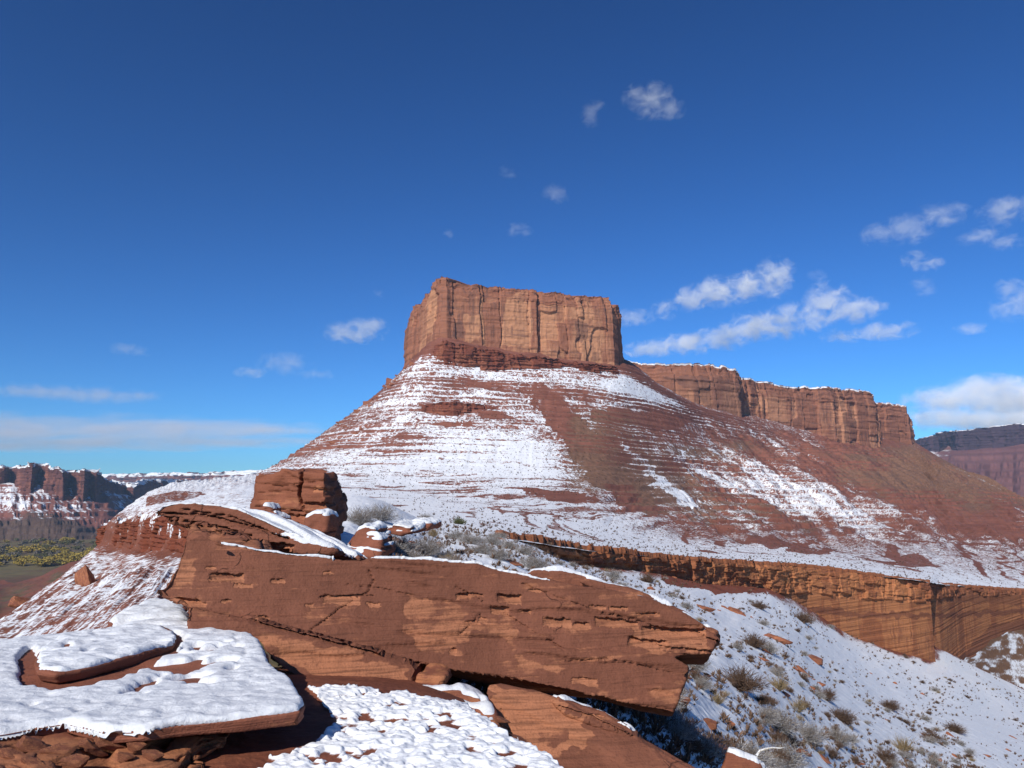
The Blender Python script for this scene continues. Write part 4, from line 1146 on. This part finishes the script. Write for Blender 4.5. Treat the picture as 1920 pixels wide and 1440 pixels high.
GC = [[_g(x_, y_, z_) for y_, z_ in rows] for x_, rows in [
    (-300, [(1560, -1.78), (1440, -1.78), (1400, -1.77), (1340, -1.77), (1250, -1.78), (1225, -1.95)]), (0, [(1560, -1.78), (1440, -1.78), (1400, -1.77), (1340, -1.77), (1262, -1.78), (1235, -1.95)]), (330, [(1560, -1.77), (1440, -1.76), (1396, -1.76), (1330, -1.76), (1275, -1.78), (1247, -1.98)]),
    (600, [(1560, -1.76), (1440, -1.75), (1370, -1.75), (1310, -1.76), (1284, -1.80), (1255, -2.05)]), (800, [(1560, -1.76), (1440, -1.75), (1378, -1.75), (1325, -1.77), (1303, -1.84), (1278, -2.15)])]]
for pts_ in ([(940, 1560, -1.76), (940, 1440, -1.75), (930, 1385, -1.76), (900, 1345, -1.79), (870, 1328, -1.84), (860, 1302, -2.2)], [(1120, 1560, -1.76), (1048, 1440, -1.77), (968, 1388, -1.79), (915, 1350, -1.82), (880, 1332, -1.86), (868, 1306, -2.2)],
             [(1128, 1585, -1.85), (1056, 1470, -1.87), (978, 1420, -1.89), (925, 1380, -1.92), (890, 1360, -1.96), (876, 1330, -2.3)], [(1135, 1700, -2.3), (1064, 1600, -2.3), (988, 1560, -2.3), (935, 1500, -2.3), (900, 1470, -2.3), (890, 1420, -2.5)]):
    GC.append([_g(*q) for q in pts_])
GP, _, gv_, gu_ = patch(GC, 620, 520)
px, py = proj(GP)
wx_ = px + 30 * (fbm(px / 40, py / 18, None, 4, 391) - .5); wy_ = py + 16 * (fbm(px / 30, py / 14, None, 4, 392) - .5)
patchm = inpoly(wx_, wy_, [(415,1475),(470,1438),(545,1412),(592,1388),(622,1355),(610,1325),(580,1290),(620,1286),(720,1300),(870,1326),(1060,1440),(1080,1475)])
inn = sst(-6, 40, np.where(patchm, segdist(px, py, [(450,1436),(560,1400),(618,1350)]), -10))
X_, Y_ = GP[:, 0], GP[:, 1]
c1 = fbm(X_ / .075, Y_ / .06, None, 2, 393)
ridge = 1 - np.abs(2 * fbm(X_ / .10, Y_ / .075, None, 2, 394) - 1)
cover = np.where(patchm, -.02 + .32 * inn, -.5) + 1.0 * (fbm(X_ / .25, Y_ / .16, None, 3, 395) - .5) + .8 * (c1 - .5)
lumpy = sst(.0, .35, cover)
GP[:, 2] += .05 * (fbm(X_ / .5, Y_ / .5, None, 4, 396) - .5) + lumpy * (.012 + .042 * ridge * (.4 + .6 * c1)) + .012 * (fbm(X_ / .05, Y_ / .05, None, 3, 397) - .5)
t = NT('ground_soil')
c = t.coord()
n1 = t.noise(c, 3, 6, .65); n2 = t.noise(c, 45, 4, .65)
soil = t.mix(t.ss(n1, .35, .65), (.15, .048, .028), (.21, .072, .040))
soil = t.mix(t.math('MULTIPLY', t.ss(n2, .55, .7), .5), soil, (.30, .11, .05))
sn = t.ss(t.math('ADD', t.attr('snow'), t.math('MULTIPLY', t.math('SUBTRACT', n2, .5), .12)), .06, .14)
t.bsdf(t.mix(sn, soil, SNOW), .8, t.bump(t.math('ADD', n1, t.math('MULTIPLY', n2, .35)), .6, .03), .2)
M_ground = t.m
tag(mesh_np('ground', GP, grid_faces(520, 620)[:, ::-1], {'snow': cover}, True, M_ground), 'red soil and lumpy snow in the near foreground', None, None, 'structure')

# ------------------------------------------------------------------ plants, loose rocks
def plant_mat(name, c1, c2, snow=.35, sc=20):
    t = NT(name)
    c = t.coord()
    n = t.noise(c, sc, 3, .6)
    g_ = t.n('NewGeometry')
    up = t.vmath('DOT_PRODUCT', g_.outputs['Normal'], (0, 0, 1))
    col = t.mix(t.ss(n, .35, .65), c1, c2)
    f = t.ss(t.math('ADD', t.math('MULTIPLY', t.math('ABSOLUTE', up), .4), n), 1.05 - snow, 1.2 - snow)
    t.bsdf(t.mix(f, col, SNOW), .9, None, .1)
    return t.m


M_grey = plant_mat('grey_twigs', (.16, .125, .10), (.30, .26, .22), .32)
M_dark = plant_mat('dark_twigs', (.10, .062, .042), (.18, .115, .08), .1)
M_tan = plant_mat('dry_grass', (.24, .17, .085), (.33, .25, .14), .22)
M_green = plant_mat('juniper_green', (.07, .085, .03), (.13, .13, .05), .1)


def twig_mesh(name, mat, n, h, spread, thick, seed, kids=2, fuzz=0):
    """a bush of bent tapering twigs leaving one base"""
    rg = np.random.default_rng(seed)
    VV, FF = [], []

    def twig(p, d, ln, r, lev):
        pts = [p]; dd = d.copy()
        ns = 3
        for _ in range(ns):
            dd = dd + rg.normal(0, .16, 3); dd[2] += .04; dd /= np.linalg.norm(dd)
            pts.append(pts[-1] + dd * ln / ns)
        a = np.cross(d, (.3, .5, .8)); a /= np.linalg.norm(a) + 1e-9; b = np.cross(d, a)
        base = sum(len(v) for v in VV)
        ring = []
        for i, q in enumerate(pts):
            rr = r * (1 - .8 * i / ns)
            ring.append([q + rr * (a * math.cos(t_) + b * math.sin(t_)) for t_ in (0, 2.1, 4.2)])
        VV.append(np.array(ring).reshape(-1, 3))
        for i in range(ns):
            for k in range(3):
                FF.append((base + i * 3 + k, base + i * 3 + (k + 1) % 3, base + i * 3 + 3 + (k + 1) % 3, base + i * 3 + 3 + k))
        if lev < 1:
            for _ in range(kids):
                j = rg.integers(1, ns + 1)
                nd = dd + rg.normal(0, .55, 3); nd /= np.linalg.norm(nd)
                twig(pts[j], nd, ln * rg.uniform(.35, .6), r * .6, lev + 1)
    for i in range(n):
        az = rg.uniform(0, 2 * math.pi); el = math.acos(1 - rg.uniform(0, 1) ** 1.1 * spread)
        d = np.array([math.sin(el) * math.cos(az), math.sin(el) * math.sin(az), math.cos(el)])
        twig(np.array([d[0], d[1], 0]) * h * .08 * rg.random(), d, h * rg.uniform(.55, 1.0), thick, 0)
    o = mesh_np(name, np.concatenate(VV), np.array(FF), {}, True, mat)
    return o


def snowy_bush(proto, P, size, rg, squash=1.0):
    o = proto if not proto.get('used') else proto.copy()
    if proto.get('used') is None:
        proto['used'] = 1
    else:
        COL.objects.link(o)
    o.location = P
    o.rotation_euler = (0, 0, rg.uniform(0, 6.28))
    o.scale = (size, size, size * squash)
    return o


PROT = {
    'grey': [twig_mesh('grey_shrub', M_grey, 260, 1.0, .85, .015, 401 + i, 5) for i in range(2)],
    'dark': [twig_mesh('brush', M_dark, 250, 1.0, .85, .020, 411 + i, 5) for i in range(2)],
    'tan': [twig_mesh('grass_tuft', M_tan, 150, 1.0, .5, .018, 421 + i, 1) for i in range(1)],
    'green': [twig_mesh('juniper', M_green, 170, 1.0, .9, .028, 431, 4)],
}
for n_ in PROT:
    for o in PROT[n_]:
        o['fresh'] = 1
bpx, bpy_ = proj(BP)
hpx, hpy = proj(HP)
PR = np.random.default_rng(99)


def find(P, ppx, ppy, x, y):
    k = np.argmin((ppx - x) ** 2 + (ppy - y) ** 2)
    return P[k]


def put(kind, P, size, label, cat, group=None, squash=1.0):
    src = PROT[kind][PR.integers(len(PROT[kind]))]
    if src.get('fresh'):
        o = src
        del src['fresh']
    else:
        o = src.copy()
        COL.objects.link(o)
        for k_ in ('label', 'category', 'group'):
            if k_ in o: del o[k_]
    o.location = (P[0], P[1], P[2] - .04 * size)
    o.rotation_euler = (0, 0, PR.uniform(0, 6.28))
    o.scale = (size * PR.uniform(.9, 1.15), size * PR.uniform(.9, 1.15), size * squash)
    tag(o, label, cat, group)
    return o


NAMED = [
    ('dark', 1385, 1292, 58, 'large dark twiggy bush alone in the snow right of the tilted slab'),
    ('dark', 1412, 1212, 34, 'dark bush just right of the pointed tip of the tilted slab'),
    ('grey', 1440, 1222, 30, 'pale bush right beside the dark bush by the tip of the tilted slab'),
    ('dark', 1423, 1141, 22, 'dark bush near the top of the slope under the left part of the canyon cliff'),
    ('dark', 1505, 1166, 28, 'dark bush on the crest of the slope against the orange canyon wall'),
    ('dark', 1547, 1312, 30, 'round dark bush in the middle of the open snow slope'),
    ('tan', 1460, 1294, 26, 'grassy olive tuft right of the large dark bush'),
    ('dark', 1577, 1352, 34, 'twin-headed dark bush below the round one in the open snow slope'),
    ('dark', 1668, 1330, 26, 'lone dark bush with a red rock beside it far down the snow slope'),
    ('grey', 1457, 1368, 58, 'wide grey leafless thicket in the lower part of the snow slope'),
    ('grey', 1513, 1388, 50, 'grey leafless thicket to the right of the wide one'),
    ('grey', 1570, 1394, 42, 'frosted grey bush right of the two grey thickets'),
    ('grey', 1467, 1438, 66, 'grey tangle of frosted branches at the bottom edge above the corner rock'),
    ('grey', 1400, 1432, 60, 'frosted bush standing over the orange corner rock at the bottom edge'),
    ('grey', 1230, 1345, 44, 'frosty grey bush under the broken right end of the tilted slab'),
    ('grey', 1275, 1380, 58, 'sprawling frosty bush below the right end of the tilted slab'),
    ('grey', 1320, 1420, 60, 'frost-white sprawling bush near the bottom edge beside the light orange slab'),
    ('dark', 1660, 1428, 34, 'dark bush at the bottom edge left of the small scattered clumps'),
    ('tan', 1693, 1410, 28, 'brownish tuft near the bottom edge right of the grey thickets'),
    ('dark', 1747, 1388, 24, 'brown bush low on the right of the snow slope'),
    ('dark', 1790, 1372, 24, 'pair of dark bushes grown together low on the right slope'),
    ('tan', 1497, 1335, 26, 'yellowish tuft in the snow above the right grey thicket'),
    ('tan', 1347, 1320, 22, 'straw-coloured tuft between the slab end and the large dark bush'),
    ('grey', 675, 985, 50, 'grey bush in the shadow right of the square boulder'),
    ('grey', 712, 975, 44, 'snow-dusted grey bush behind the flat ledge stones'),
    ('grey', 745, 1036, 50, 'grey bush right of the low snow-covered rock'),
    ('grey', 800, 1040, 50, 'frosted bush just above the snow line of the tilted slab'),
    ('green', 861, 983, 17, 'small green juniper on the white bench beyond the square boulder'),
    ('grey', 797, 977, 22, 'grey-green bush left of the small green juniper'),
    ('tan', 812, 1006, 18, 'rusty yellow tuft below the grey-green bush by the juniper'),
    ('grey', 882, 1020, 30, 'frosty bush left of the start of the canyon cliff'),
    ('grey', 925, 1022, 30, 'frosty bush touching the left end of the canyon cliff'),
    ('grey', 985, 1040, 28, 'pale bush in the snow below the left end of the canyon cliff'),
    ('dark', 1213, 1092, 24, 'dark bush in the snow below the blocky canyon ledge'),
    ('grey', 1150, 1085, 26, 'grey bush beside the dark hollow under the canyon cliff'),
]
for kind, x, y, wpx, lab in NAMED:
    src = (HP, hpx, hpy) if (kind == 'green' or (x == 797)) else (BP, bpx, bpy_)
    P = find(*src, x, y)
    size = wpx / F * P[1] / (1.3 if kind != 'tan' else 1.0)
    put(kind, P, size, lab, 'bush' if kind != 'tan' else 'grass tuft', None, {'tan': 1.1, 'green': 1.0}.get(kind, .8))

GR = {'dark': ('dark low brush poking through the open snow of the right-hand slope', 'bush', 'dark brush on the snow slope'),
      'grey': ('small frosted grey shrub on the snow slope behind the tilted slab', 'bush', 'small grey shrubs on the snow slope'),
      'tan': ('small straw-coloured grass tuft sticking out of the snow slope', 'grass tuft', 'straw tufts on the snow slope')}
vis = np.where((bpx > 700) & (bpx < 1925) & (bpy_ > 985) & (bpy_ < 1445))[0]
n_ind = 0
dens = fbm(bu * 18, bv * 12, None, 3, 441)
far_idx = []
while n_ind < 272:
    k = vis[PR.integers(len(vis))]
    if dens[k] < PR.uniform(.3, .62):
        continue
    D_ = BP[k, 1]
    if D_ > 120 and PR.random() < .6:
        far_idx.append(k); continue
    if D_ < 13.5: continue
    if bpx[k] < 1250 and PR.random() < .62: continue
    if bpx[k] < 1420 and bpy_[k] > 1250 and PR.random() < .6: continue
    kind = PR.choice(['dark', 'grey', 'tan'], p=[.5, .3, .2] if bpx[k] > 1250 else [.12, .7, .18])
    size = PR.uniform(.12, .38) * (1 + .010 * D_) * (1.2 if kind == 'grey' else .8)
    if bpx[k] < 1250: size *= 1.1
    put(kind, BP[k], min(size, 1.1), *GR[kind], .8)
    n_ind += 1

# countless tiny tufts: one object per ground they grow on
def tuft_field(name, P, sizes, mat, label, seed):
    rg = np.random.default_rng(seed)
    n = len(P); m = 16
    az = rg.uniform(0, 6.28, (n, m)); el = rg.uniform(.1, 1.2, (n, m)); ln = sizes[:, None] * rg.uniform(.6, 1.1, (n, m))
    d = np.stack([np.sin(el) * np.cos(az), np.sin(el) * np.sin(az), np.cos(el)], -1)
    tip = P[:, None] + d * ln[..., None]
    sd = np.stack([-np.sin(az + rg.uniform(-1, 1, az.shape)), np.cos(az), 0.4 * np.sin(3 * az)], -1) * (ln * .11)[..., None]
    mid = P[:, None] + d * (ln * .55)[..., None]
    V = np.stack([P[:, None] + 0 * tip, mid + sd, tip, mid - sd], 2).reshape(-1, 3)
    Fq = np.arange(len(V)).reshape(-1, 4)
    o = mesh_np(name, V, Fq, {}, False, mat)
    tag(o, label, None, None, 'stuff')


k = vis[PR.integers(0, len(vis), 16000)]
k = k[(dens[k] > PR.uniform(.25, .6, len(k)))][:6500]
tuft_field('brush_specks', BP[k], (.05 + .15 * PR.random(len(k)) ** 2) * (1 + .013 * BP[k, 1]), M_dark, 'countless tiny brush specks over the snow slope', 451)
hvis = np.where((hpx > 600) & (hpx < 1925) & (hv > .70) & (hpy < 1110) & (HP[:, 1] > 60))[0]
k = hvis[PR.integers(0, len(hvis), 5200)]
tuft_field('sagebrush', HP[k], (.16 + .35 * PR.random(len(k)) ** 2.2) * (1 + .0022 * HP[k, 1]), M_dark, 'countless sagebrush dots over the white bench', 453)
hvis = np.where((hpx > 450) & (hpx < 1925) & (hv > .12) & (hv <= .72))[0]
k = hvis[PR.integers(0, len(hvis), 9000)]
tuft_field('sagebrush', HP[k], (.25 + .45 * PR.random(len(k)) ** 2) * (1 + .0012 * HP[k, 1]), M_dark, 'countless sagebrush dots over the talus hill', 455)


def stone_mesh(name, seed, mat, flat=.6):
    rg = np.random.default_rng(seed)
    bm = bmesh.new(); bmesh.ops.create_icosphere(bm, subdivisions=4, radius=1)
    V = np.array([v.co[:] for v in bm.verts]); Fq = np.array([[v.index for v in f.verts] for f in bm.faces]); bm.free()
    r = np.full(len(V), 1.25)
    for _ in range(11):
        n = rg.normal(0, 1, 3); n /= np.linalg.norm(n)
        c = V @ n
        r = np.where(c > .05, np.minimum(r, rg.uniform(.55, .95) / np.maximum(c, .05)), r)
    V = V * r[:, None] * np.array([1.15, .85, flat])
    V *= (1 + .14 * (fbm(V[:, 0] * 3 + seed, V[:, 1] * 3, V[:, 2] * 5, 3, seed) - .5))[:, None]
    return mesh_np(name, V, Fq, {'light': np.full(len(V), .3 + .25 * rg.random())}, False, mat)


STONES = [stone_mesh('rock', 501 + i, M_rock, [.55, .4, .7][i]) for i in range(3)]
for o in STONES: o['fresh'] = 1


def stone(P, size, label, group=None, rot=None):
    src = STONES[PR.integers(3)]
    if src.get('fresh'):
        o = src; del src['fresh']
    else:
        o = src.copy(); COL.objects.link(o)
        for k_ in ('label', 'category', 'group'):
            if k_ in o: del o[k_]
    o.location = P
    o.rotation_euler = rot if rot else (PR.uniform(-.25, .25), PR.uniform(0, .5), PR.uniform(-.6, .6))
    o.scale = (size * PR.uniform(.9, 1.3), size, size * PR.uniform(.8, 1.1))
    return tag(o, label, 'rock', group)


for x, y, wpx, lab in [(1455, 1200, 40, 'long orange rock lying in the snow above the tip of the tilted slab'), (1525, 1238, 30, 'orange rock partly overgrown by a bush in the middle of the slope'), (1428, 1236, 20, 'dark red rock in the snow right of the slab tip'), (1503, 1258, 24, 'red stone left below the overgrown orange rock'),
                       (1318, 1142, 30, 'dark red rock just above the curved snowy edge of the tilted slab'), (1378, 1148, 26, 'slanted red rock at the top of the slope'), (1522, 1291, 13, 'small bright red stone beside the round dark bush')]:
    P = find(BP, bpx, bpy_, x, y)
    stone(P, wpx / F * P[1] * .5, lab)
for _ in range(90):
    k = vis[PR.integers(len(vis))]
    if BP[k, 1] < 14 or BP[k, 1] > 170: continue
    stone(BP[k], PR.uniform(.10, .26) * (1 + .008 * BP[k, 1]), 'small red rock half buried in the snow of the right-hand slope', 'small red rocks on the snow slope')
sil = np.where((hu > .03) & (hu < .075) & (hv > .12) & (hv < .6))[0]
for _ in range(34):
    k = sil[PR.integers(len(sil))]
    stone(HP[k], PR.uniform(1.2, 4.0), 'reddish boulder perched on the left skyline of the talus hill', 'boulders on the left skyline of the hill')
P = find(LP, lx, ly, 162, 1095)
stone(P + np.array([0, 0, .6]), 1.6, 'pointed tan boulder standing on the striped slope', None, (0, 1.2, .3))
P = find(LP, lx, ly, 36, 1122)
stone(P, 1.7, 'small tan boulder lower on the striped slope near the left edge')
for x, y, wpx in [(200, 1395, 44), (170, 1402, 34), (60, 1402, 40), (20, 1415, 36), (110, 1412, 40), (255, 1400, 30), (285, 1418, 34), (235, 1420, 26), (140, 1432, 40), (60, 1436, 40)]:
    D_ = 5.05 + .0009 * x - (y - 1385) * .0068
    P = ray(x, y, D_)
    stone(P, wpx / F * D_ * .55, 'loose orange block in the crumbly ledge under the wide snowy slab', 'loose blocks under the wide snowy slab')
for x, y, wpx, lab in [(938, 1350, 26, 'dark red stone at the snowy edge of the ground above the light orange slab'), (970, 1392, 36, 'flat red stone at the lower snowy edge of the ground'), (410, 1090 - 70, 12, 'little snow-topped knob on the shoulder of the tilted slab')]:
    D_ = {938: 6.6, 970: 6.2, 410: 9.2}[x]
    stone(ray(x, y, D_), wpx / F * D_ * .55, lab)

# dead branch by the bottom edge
def tube(pts, r0, r1, name, mat):
    V, Fq = [], []
    pts = [np.array(p, float) for p in pts]
    for i, p in enumerate(pts):
        d = pts[min(i + 1, len(pts) - 1)] - pts[max(i - 1, 0)]; d /= np.linalg.norm(d)
        a = np.cross(d, (0, .3, 1)); a /= np.linalg.norm(a); b = np.cross(d, a)
        r = r0 + (r1 - r0) * i / (len(pts) - 1)
        V += [p + r * (a * math.cos(t_) + b * math.sin(t_)) for t_ in np.arange(6) * math.pi / 3]
    for i in range(len(pts) - 1):
        for k in range(6):
            Fq.append((i * 6 + k, i * 6 + (k + 1) % 6, i * 6 + 6 + (k + 1) % 6, i * 6 + 6 + k))
    return mesh_np(name, np.array(V), np.array(Fq), {}, True, mat)


br = tube([ray(*q) for q in [(1418, 1418, 17.2), (1425, 1408, 17.3), (1437, 1404, 17.2), (1450, 1402, 17.4), (1462, 1403, 17.3), (1472, 1401, 17.5)]], .035, .008, 'dead_branch', plant_mat('dead_wood', (.4, .36, .3), (.5, .46, .4), .4))
tag(br, 'pale crooked dead branch among the frosted bushes at the bottom edge', 'branch')

# ------------------------------------------------------------------ valley trees
def crown_mesh(name, mat, seed):
    rg = np.random.default_rng(seed)
    n = 420
    lobes = rg.normal(0, .42, (7, 3)) * np.array([1, 1, .5]) + np.array([0, 0, .75])
    c = lobes[rg.integers(0, 7, n)] + rg.normal(0, .21, (n, 3))
    c[:, 2] = np.maximum(c[:, 2], .12)
    a = rg.normal(0, 1, (n, 3)); a /= np.linalg.norm(a, axis=1, keepdims=True)
    b = np.cross(a, rg.normal(0, 1, (n, 3))); b /= np.linalg.norm(b, axis=1, keepdims=True)
    s_ = rg.uniform(.07, .15, (n, 1))
    V = np.stack([c - a * s_ - b * s_, c + a * s_ - b * s_ * .6, c + a * s_ + b * s_, c - a * s_ * .6 + b * s_], 1).reshape(-1, 3)
    tr = np.array([[-.05, -.05, -.1], [.05, -.05, -.1], [.05, .05, -.1], [-.05, .05, -.1], [-.02, -.02, .8], [.02, -.02, .8], [.02, .02, .8], [-.02, .02, .8]])
    Fq = np.arange(len(V)).reshape(-1, 4)
    tf = np.array([[0, 1, 5, 4], [1, 2, 6, 5], [2, 3, 7, 6], [3, 0, 4, 7]]) + len(V)
    return mesh_np(name, np.concatenate([V, tr]), np.concatenate([Fq, tf]), {}, False, mat)


def leaf_mat(name, c1, c2):
    t = NT(name)
    n = t.noise(t.coord(), 3.0, 3, .6)
    t.bsdf(t.mix(t.ss(n, .35, .65), c1, c2), .9, None, .1)
    return t.m


TREES = {'yellow': (crown_mesh('cottonwood_tree', leaf_mat('yellow_leaves', (.42, .30, .05), (.27, .21, .05)), 601), 'yellow autumn cottonwood on the far valley floor', 'yellow cottonwoods on the valley floor'),
         'olive': (crown_mesh('tree', leaf_mat('olive_leaves', (.2, .18, .06), (.13, .13, .05)), 603), 'olive green tree among the cottonwoods on the valley floor', 'olive trees on the valley floor'),
         'bare': (crown_mesh('thicket', leaf_mat('grey_brush', (.2, .17, .13), (.14, .12, .085)), 605), 'grey-brown thicket on the valley floor', 'grey thickets on the valley floor')}
for k_ in TREES: TREES[k_][0]['fresh'] = 1
for i in range(260):
    x = PR.uniform(-20, 235); y = PR.uniform(1012, 1064)
    if y > 1052 and PR.random() < .45: continue
    if y > 1068 - .12 * x + 8 and x > 60: continue
    g1 = vn(np.array([x / 45]), np.array([y / 7]), None, 611)[0]
    kind = 'yellow' if (g1 > .58 or 1050 < y) and PR.random() < .75 else PR.choice(['olive', 'bare'], p=[.45, .55])
    r1 = ray(x, y, 1.0)
    D_ = -121.5 / r1[2]
    P = ray(x, y, D_)
    src, lab, grp = TREES[kind]
    if src.get('fresh'):
        o = src; del src['fresh']
    else:
        o = src.copy(); COL.objects.link(o)
    o.location = tuple(P)
    h = PR.uniform(5, 9.5) * (1.15 if kind == 'yellow' else .8)
    o.scale = (h * 1.35, h * 1.35, h * .8)
    o.rotation_euler = (0, 0, PR.uniform(0, 6.28))
    tag(o, lab, 'tree' if kind != 'bare' else 'thicket', grp)

# ------------------------------------------------------------------ clouds: each one a volume of its own
def cloud(label, D, puffs, dens=.010, ns=1.0, rough=.62, amt=1.0, edge=.25, group=None, tint=(1, 1, 1)):
    pf = np.array(puffs, float)
    pf[:, 2:] *= 1.25
    cx, cy = pf[:, 0].mean(), pf[:, 1].mean()
    c0 = ray(cx, cy, D)
    t = NT('cloud_air')
    co = t.n('TexCoord').outputs['Object']
    best = None
    pts = []
    k = D / F
    for x, y, rx, ry in pf:
        p = ray(x, y, D) - c0
        rr = np.array([rx * k, max(rx, ry) * k * .9, ry * k])
        off_ = t.vmath('SUBTRACT', co, tuple(p))
        sc_ = t.vmath('DIVIDE', off_, tuple(rr))
        f = t.math('SUBTRACT', 1.0, t.vmath('LENGTH', sc_, (0, 0, 0)))
        best = f if best is None else t.math('SMOOTH_MAX', best, f, .25)
        for a in np.linspace(0, 2 * math.pi, 10, endpoint=False):
            for b in (-.8, 0, .8):
                pts.append(p + rr * 1.08 * np.array([math.cos(a) * math.cos(b), math.sin(a) * math.cos(b), math.sin(b)]))
            pts.append(p + rr * np.array([0, 0, 1.08])); pts.append(p - rr * np.array([0, 0, 1.08]))
    mp = t.n('Mapping'); t.l(co, mp.inputs[0])
    sc0 = ns / (k * 26)
    mp.inputs['Scale'].default_value = (sc0, sc0, sc0 * 1.25)
    mp.inputs['Location'].default_value = (cx * .37, cy * .11, 3.3)
    nz = t.noise(mp.outputs[0], 1.0, 7, rough, .7)
    f = t.math('ADD', best, t.math('MULTIPLY', t.math('SUBTRACT', nz, .55), 3.6 * amt))
    f = t.ss(f, 0.0, edge + .6)
    f = t.math('MULTIPLY', f, t.ss(best, -.05, .2))
    v = t.n('VolumePrincipled')
    v.inputs['Color'].default_value = (*tint, 1)
    v.inputs['Anisotropy'].default_value = -.35
    t.l(t.math('MULTIPLY', f, .55 * dens / (k / 4.5)), v.inputs['Density'])
    t.l(v.outputs[0], t.out.inputs['Volume'])
    bm = bmesh.new()
    for p in pts: bm.verts.new(p)
    bmesh.ops.convex_hull(bm, input=bm.verts)
    bmesh.ops.delete(bm, geom=[v_ for v_ in bm.verts if not v_.link_faces], context='VERTS')
    me = bpy.data.meshes.new('cloud'); bm.to_mesh(me); bm.free()
    me.materials.append(t.m)
    o = bpy.data.objects.new('cloud', me); COL.objects.link(o)
    o.location = tuple(c0)
    tag(o, label, 'cloud', group)
    return o


cloud('small puffy cloud high in the blue sky above the butte', 6500, [(1195,185,30,26),(1228,178,34,28),(1252,205,32,24),(1222,200,40,22)], .006, .9, .6, 1.0, .5)
cloud('faint wisp just left of the high puffy cloud', 6500, [(1108,214,20,26),(1122,195,14,16)], .003, 1.0, .6, 1.0, .5)
cloud('bright white puffy cloud right of the butte top', 7000, [(1292,562,34,22),(1340,550,46,30),(1392,540,42,34),(1450,522,34,38),(1470,508,22,26)], .010, 1.0)
cloud('little white puff between the butte and the bright cloud', 7000, [(1246,580,24,20)], .008, 1.1)
cloud('small flat cloud touching the right edge of the butte', 7200, [(1186,597,40,15),(1210,590,20,12)], .005, 1.0)
cloud('long low white cloud bank above the mesa beside the butte', 7600, [(1215,655,50,14),(1285,645,60,19),(1352,633,56,22),(1420,612,64,26),(1478,602,36,36)], .009, .9)
cloud('broken white cloud above the middle of the mesa', 7400, [(1550,568,46,36),(1598,580,52,24),(1532,596,36,24),(1640,576,26,10)], .008, 1.0)
cloud('thin flat cloud just above the right part of the mesa', 7800, [(1582,630,40,13),(1662,621,56,15),(1700,612,20,9)], .007, 1.0)
cloud('ragged grey-white cloud in the upper right sky', 6800, [(1650,440,34,22),(1702,430,52,26),(1762,405,46,24),(1790,392,30,16)], .004, .9, .65, 1.1, .5)
cloud('compact little white cloud below the ragged one', 7000, [(1716,488,28,18),(1746,496,24,14)], .008, 1.0)
cloud('soft cloud at the upper right edge', 6800, [(1880,396,42,28),(1905,385,30,20)], .005, .9)
cloud('thin ragged cloud left of the soft edge cloud', 6900, [(1830,446,36,14),(1886,455,32,16),(1850,435,30,12)], .004, 1.0)
cloud('frayed cloud on the right edge above the cloud bank', 7200, [(1895,578,36,26),(1890,540,24,18),(1822,616,30,10),(1915,560,20,30)], .005, 1.0)
cloud('broad grey-bottomed cloud bank on the right edge over the dark far mesa', 8500, [(1850,728,80,24),(1790,748,90,26),(1900,748,100,42),(1960,760,110,50),(1790,785,90,24),(1880,790,110,24)], .009, .8, .62, .7)
cloud('small white cloud left of the butte', 7500, [(650,622,38,20),(690,613,38,17),(665,632,50,10)], .007, 1.0)
cloud('thin veil of cloud low left of the butte', 7800, [(535,682,56,20),(590,702,34,11)], .0035, .9, .62, 1.0, .5)
cloud('tiny wispy cloud left of the thin veil', 7800, [(470,699,30,10)], .005, 1.0)
cloud('pinkish streak of cloud at the left edge', 9000, [(40,733,90,11),(120,738,90,13),(200,742,80,15),(262,742,50,9)], .0035, .8, .6, .8, .5, None, (1, .94, .92))
cloud('long flat cloud layer low over the left horizon', 16000, [(-60,804,320,7),(150,802,320,8),(380,804,260,7),(520,806,120,5)], .0085, .30, .55, .4, .8, None, (1, .97, .97))
cloud('lower thin cloud layer just under the long flat layer on the left', 16500, [(-60,832,320,5),(150,831,320,5),(380,828,240,5),(520,827,130,4)], .0085, .30, .55, .4, .8, None, (1, .97, .97))
for x, y, rx, ry, lab in [(840, 436, 12, 9, 'speck of cloud left of the middle above the butte'), (950, 322, 16, 12, 'faint speck of cloud high over the left of the butte'), (1040, 360, 24, 20, 'faint slanting wisp high over the middle of the butte'), (970, 430, 26, 12, 'faint speck of cloud straight above the butte'),
                          (706, 550, 16, 8, 'tiny cloud speck just left of the butte top'), (240, 655, 34, 12, 'faint wisp in the left half of the sky'), (1532, 516, 18, 12, 'small puff between the bright cloud and the broken cloud'), (1728, 535, 24, 18, 'faint puff below the compact little cloud')]:
    cloud(lab, 7000, [(x, y, rx, ry), (x + rx * .5, y + ry * .5, rx * .7, ry * .7)], .0035, 1.2, .6, .9, .5)

# ------------------------------------------------------------------ thin haze round the whole place
t = NT('haze_air')
v = t.n('VolumePrincipled')
v.inputs['Color'].default_value = (.50, .74, 1.0, 1)
v.inputs['Density'].default_value = 5.0e-5
v.inputs['Anisotropy'].default_value = .2
t.l(v.outputs[0], t.out.inputs['Volume'])
bm = bmesh.new()
bmesh.ops.create_cube(bm, size=1.0)
for q in bm.verts:
    q.co = (q.co.x * 19600, q.co.y * 19600, -134 if q.co.z < 0 else 420)
me = bpy.data.meshes.new('haze'); bm.to_mesh(me); bm.free()
me.materials.append(t.m)
o = bpy.data.objects.new('haze', me); COL.objects.link(o)
tag(o, 'thin clear air', None, None, 'stuff')
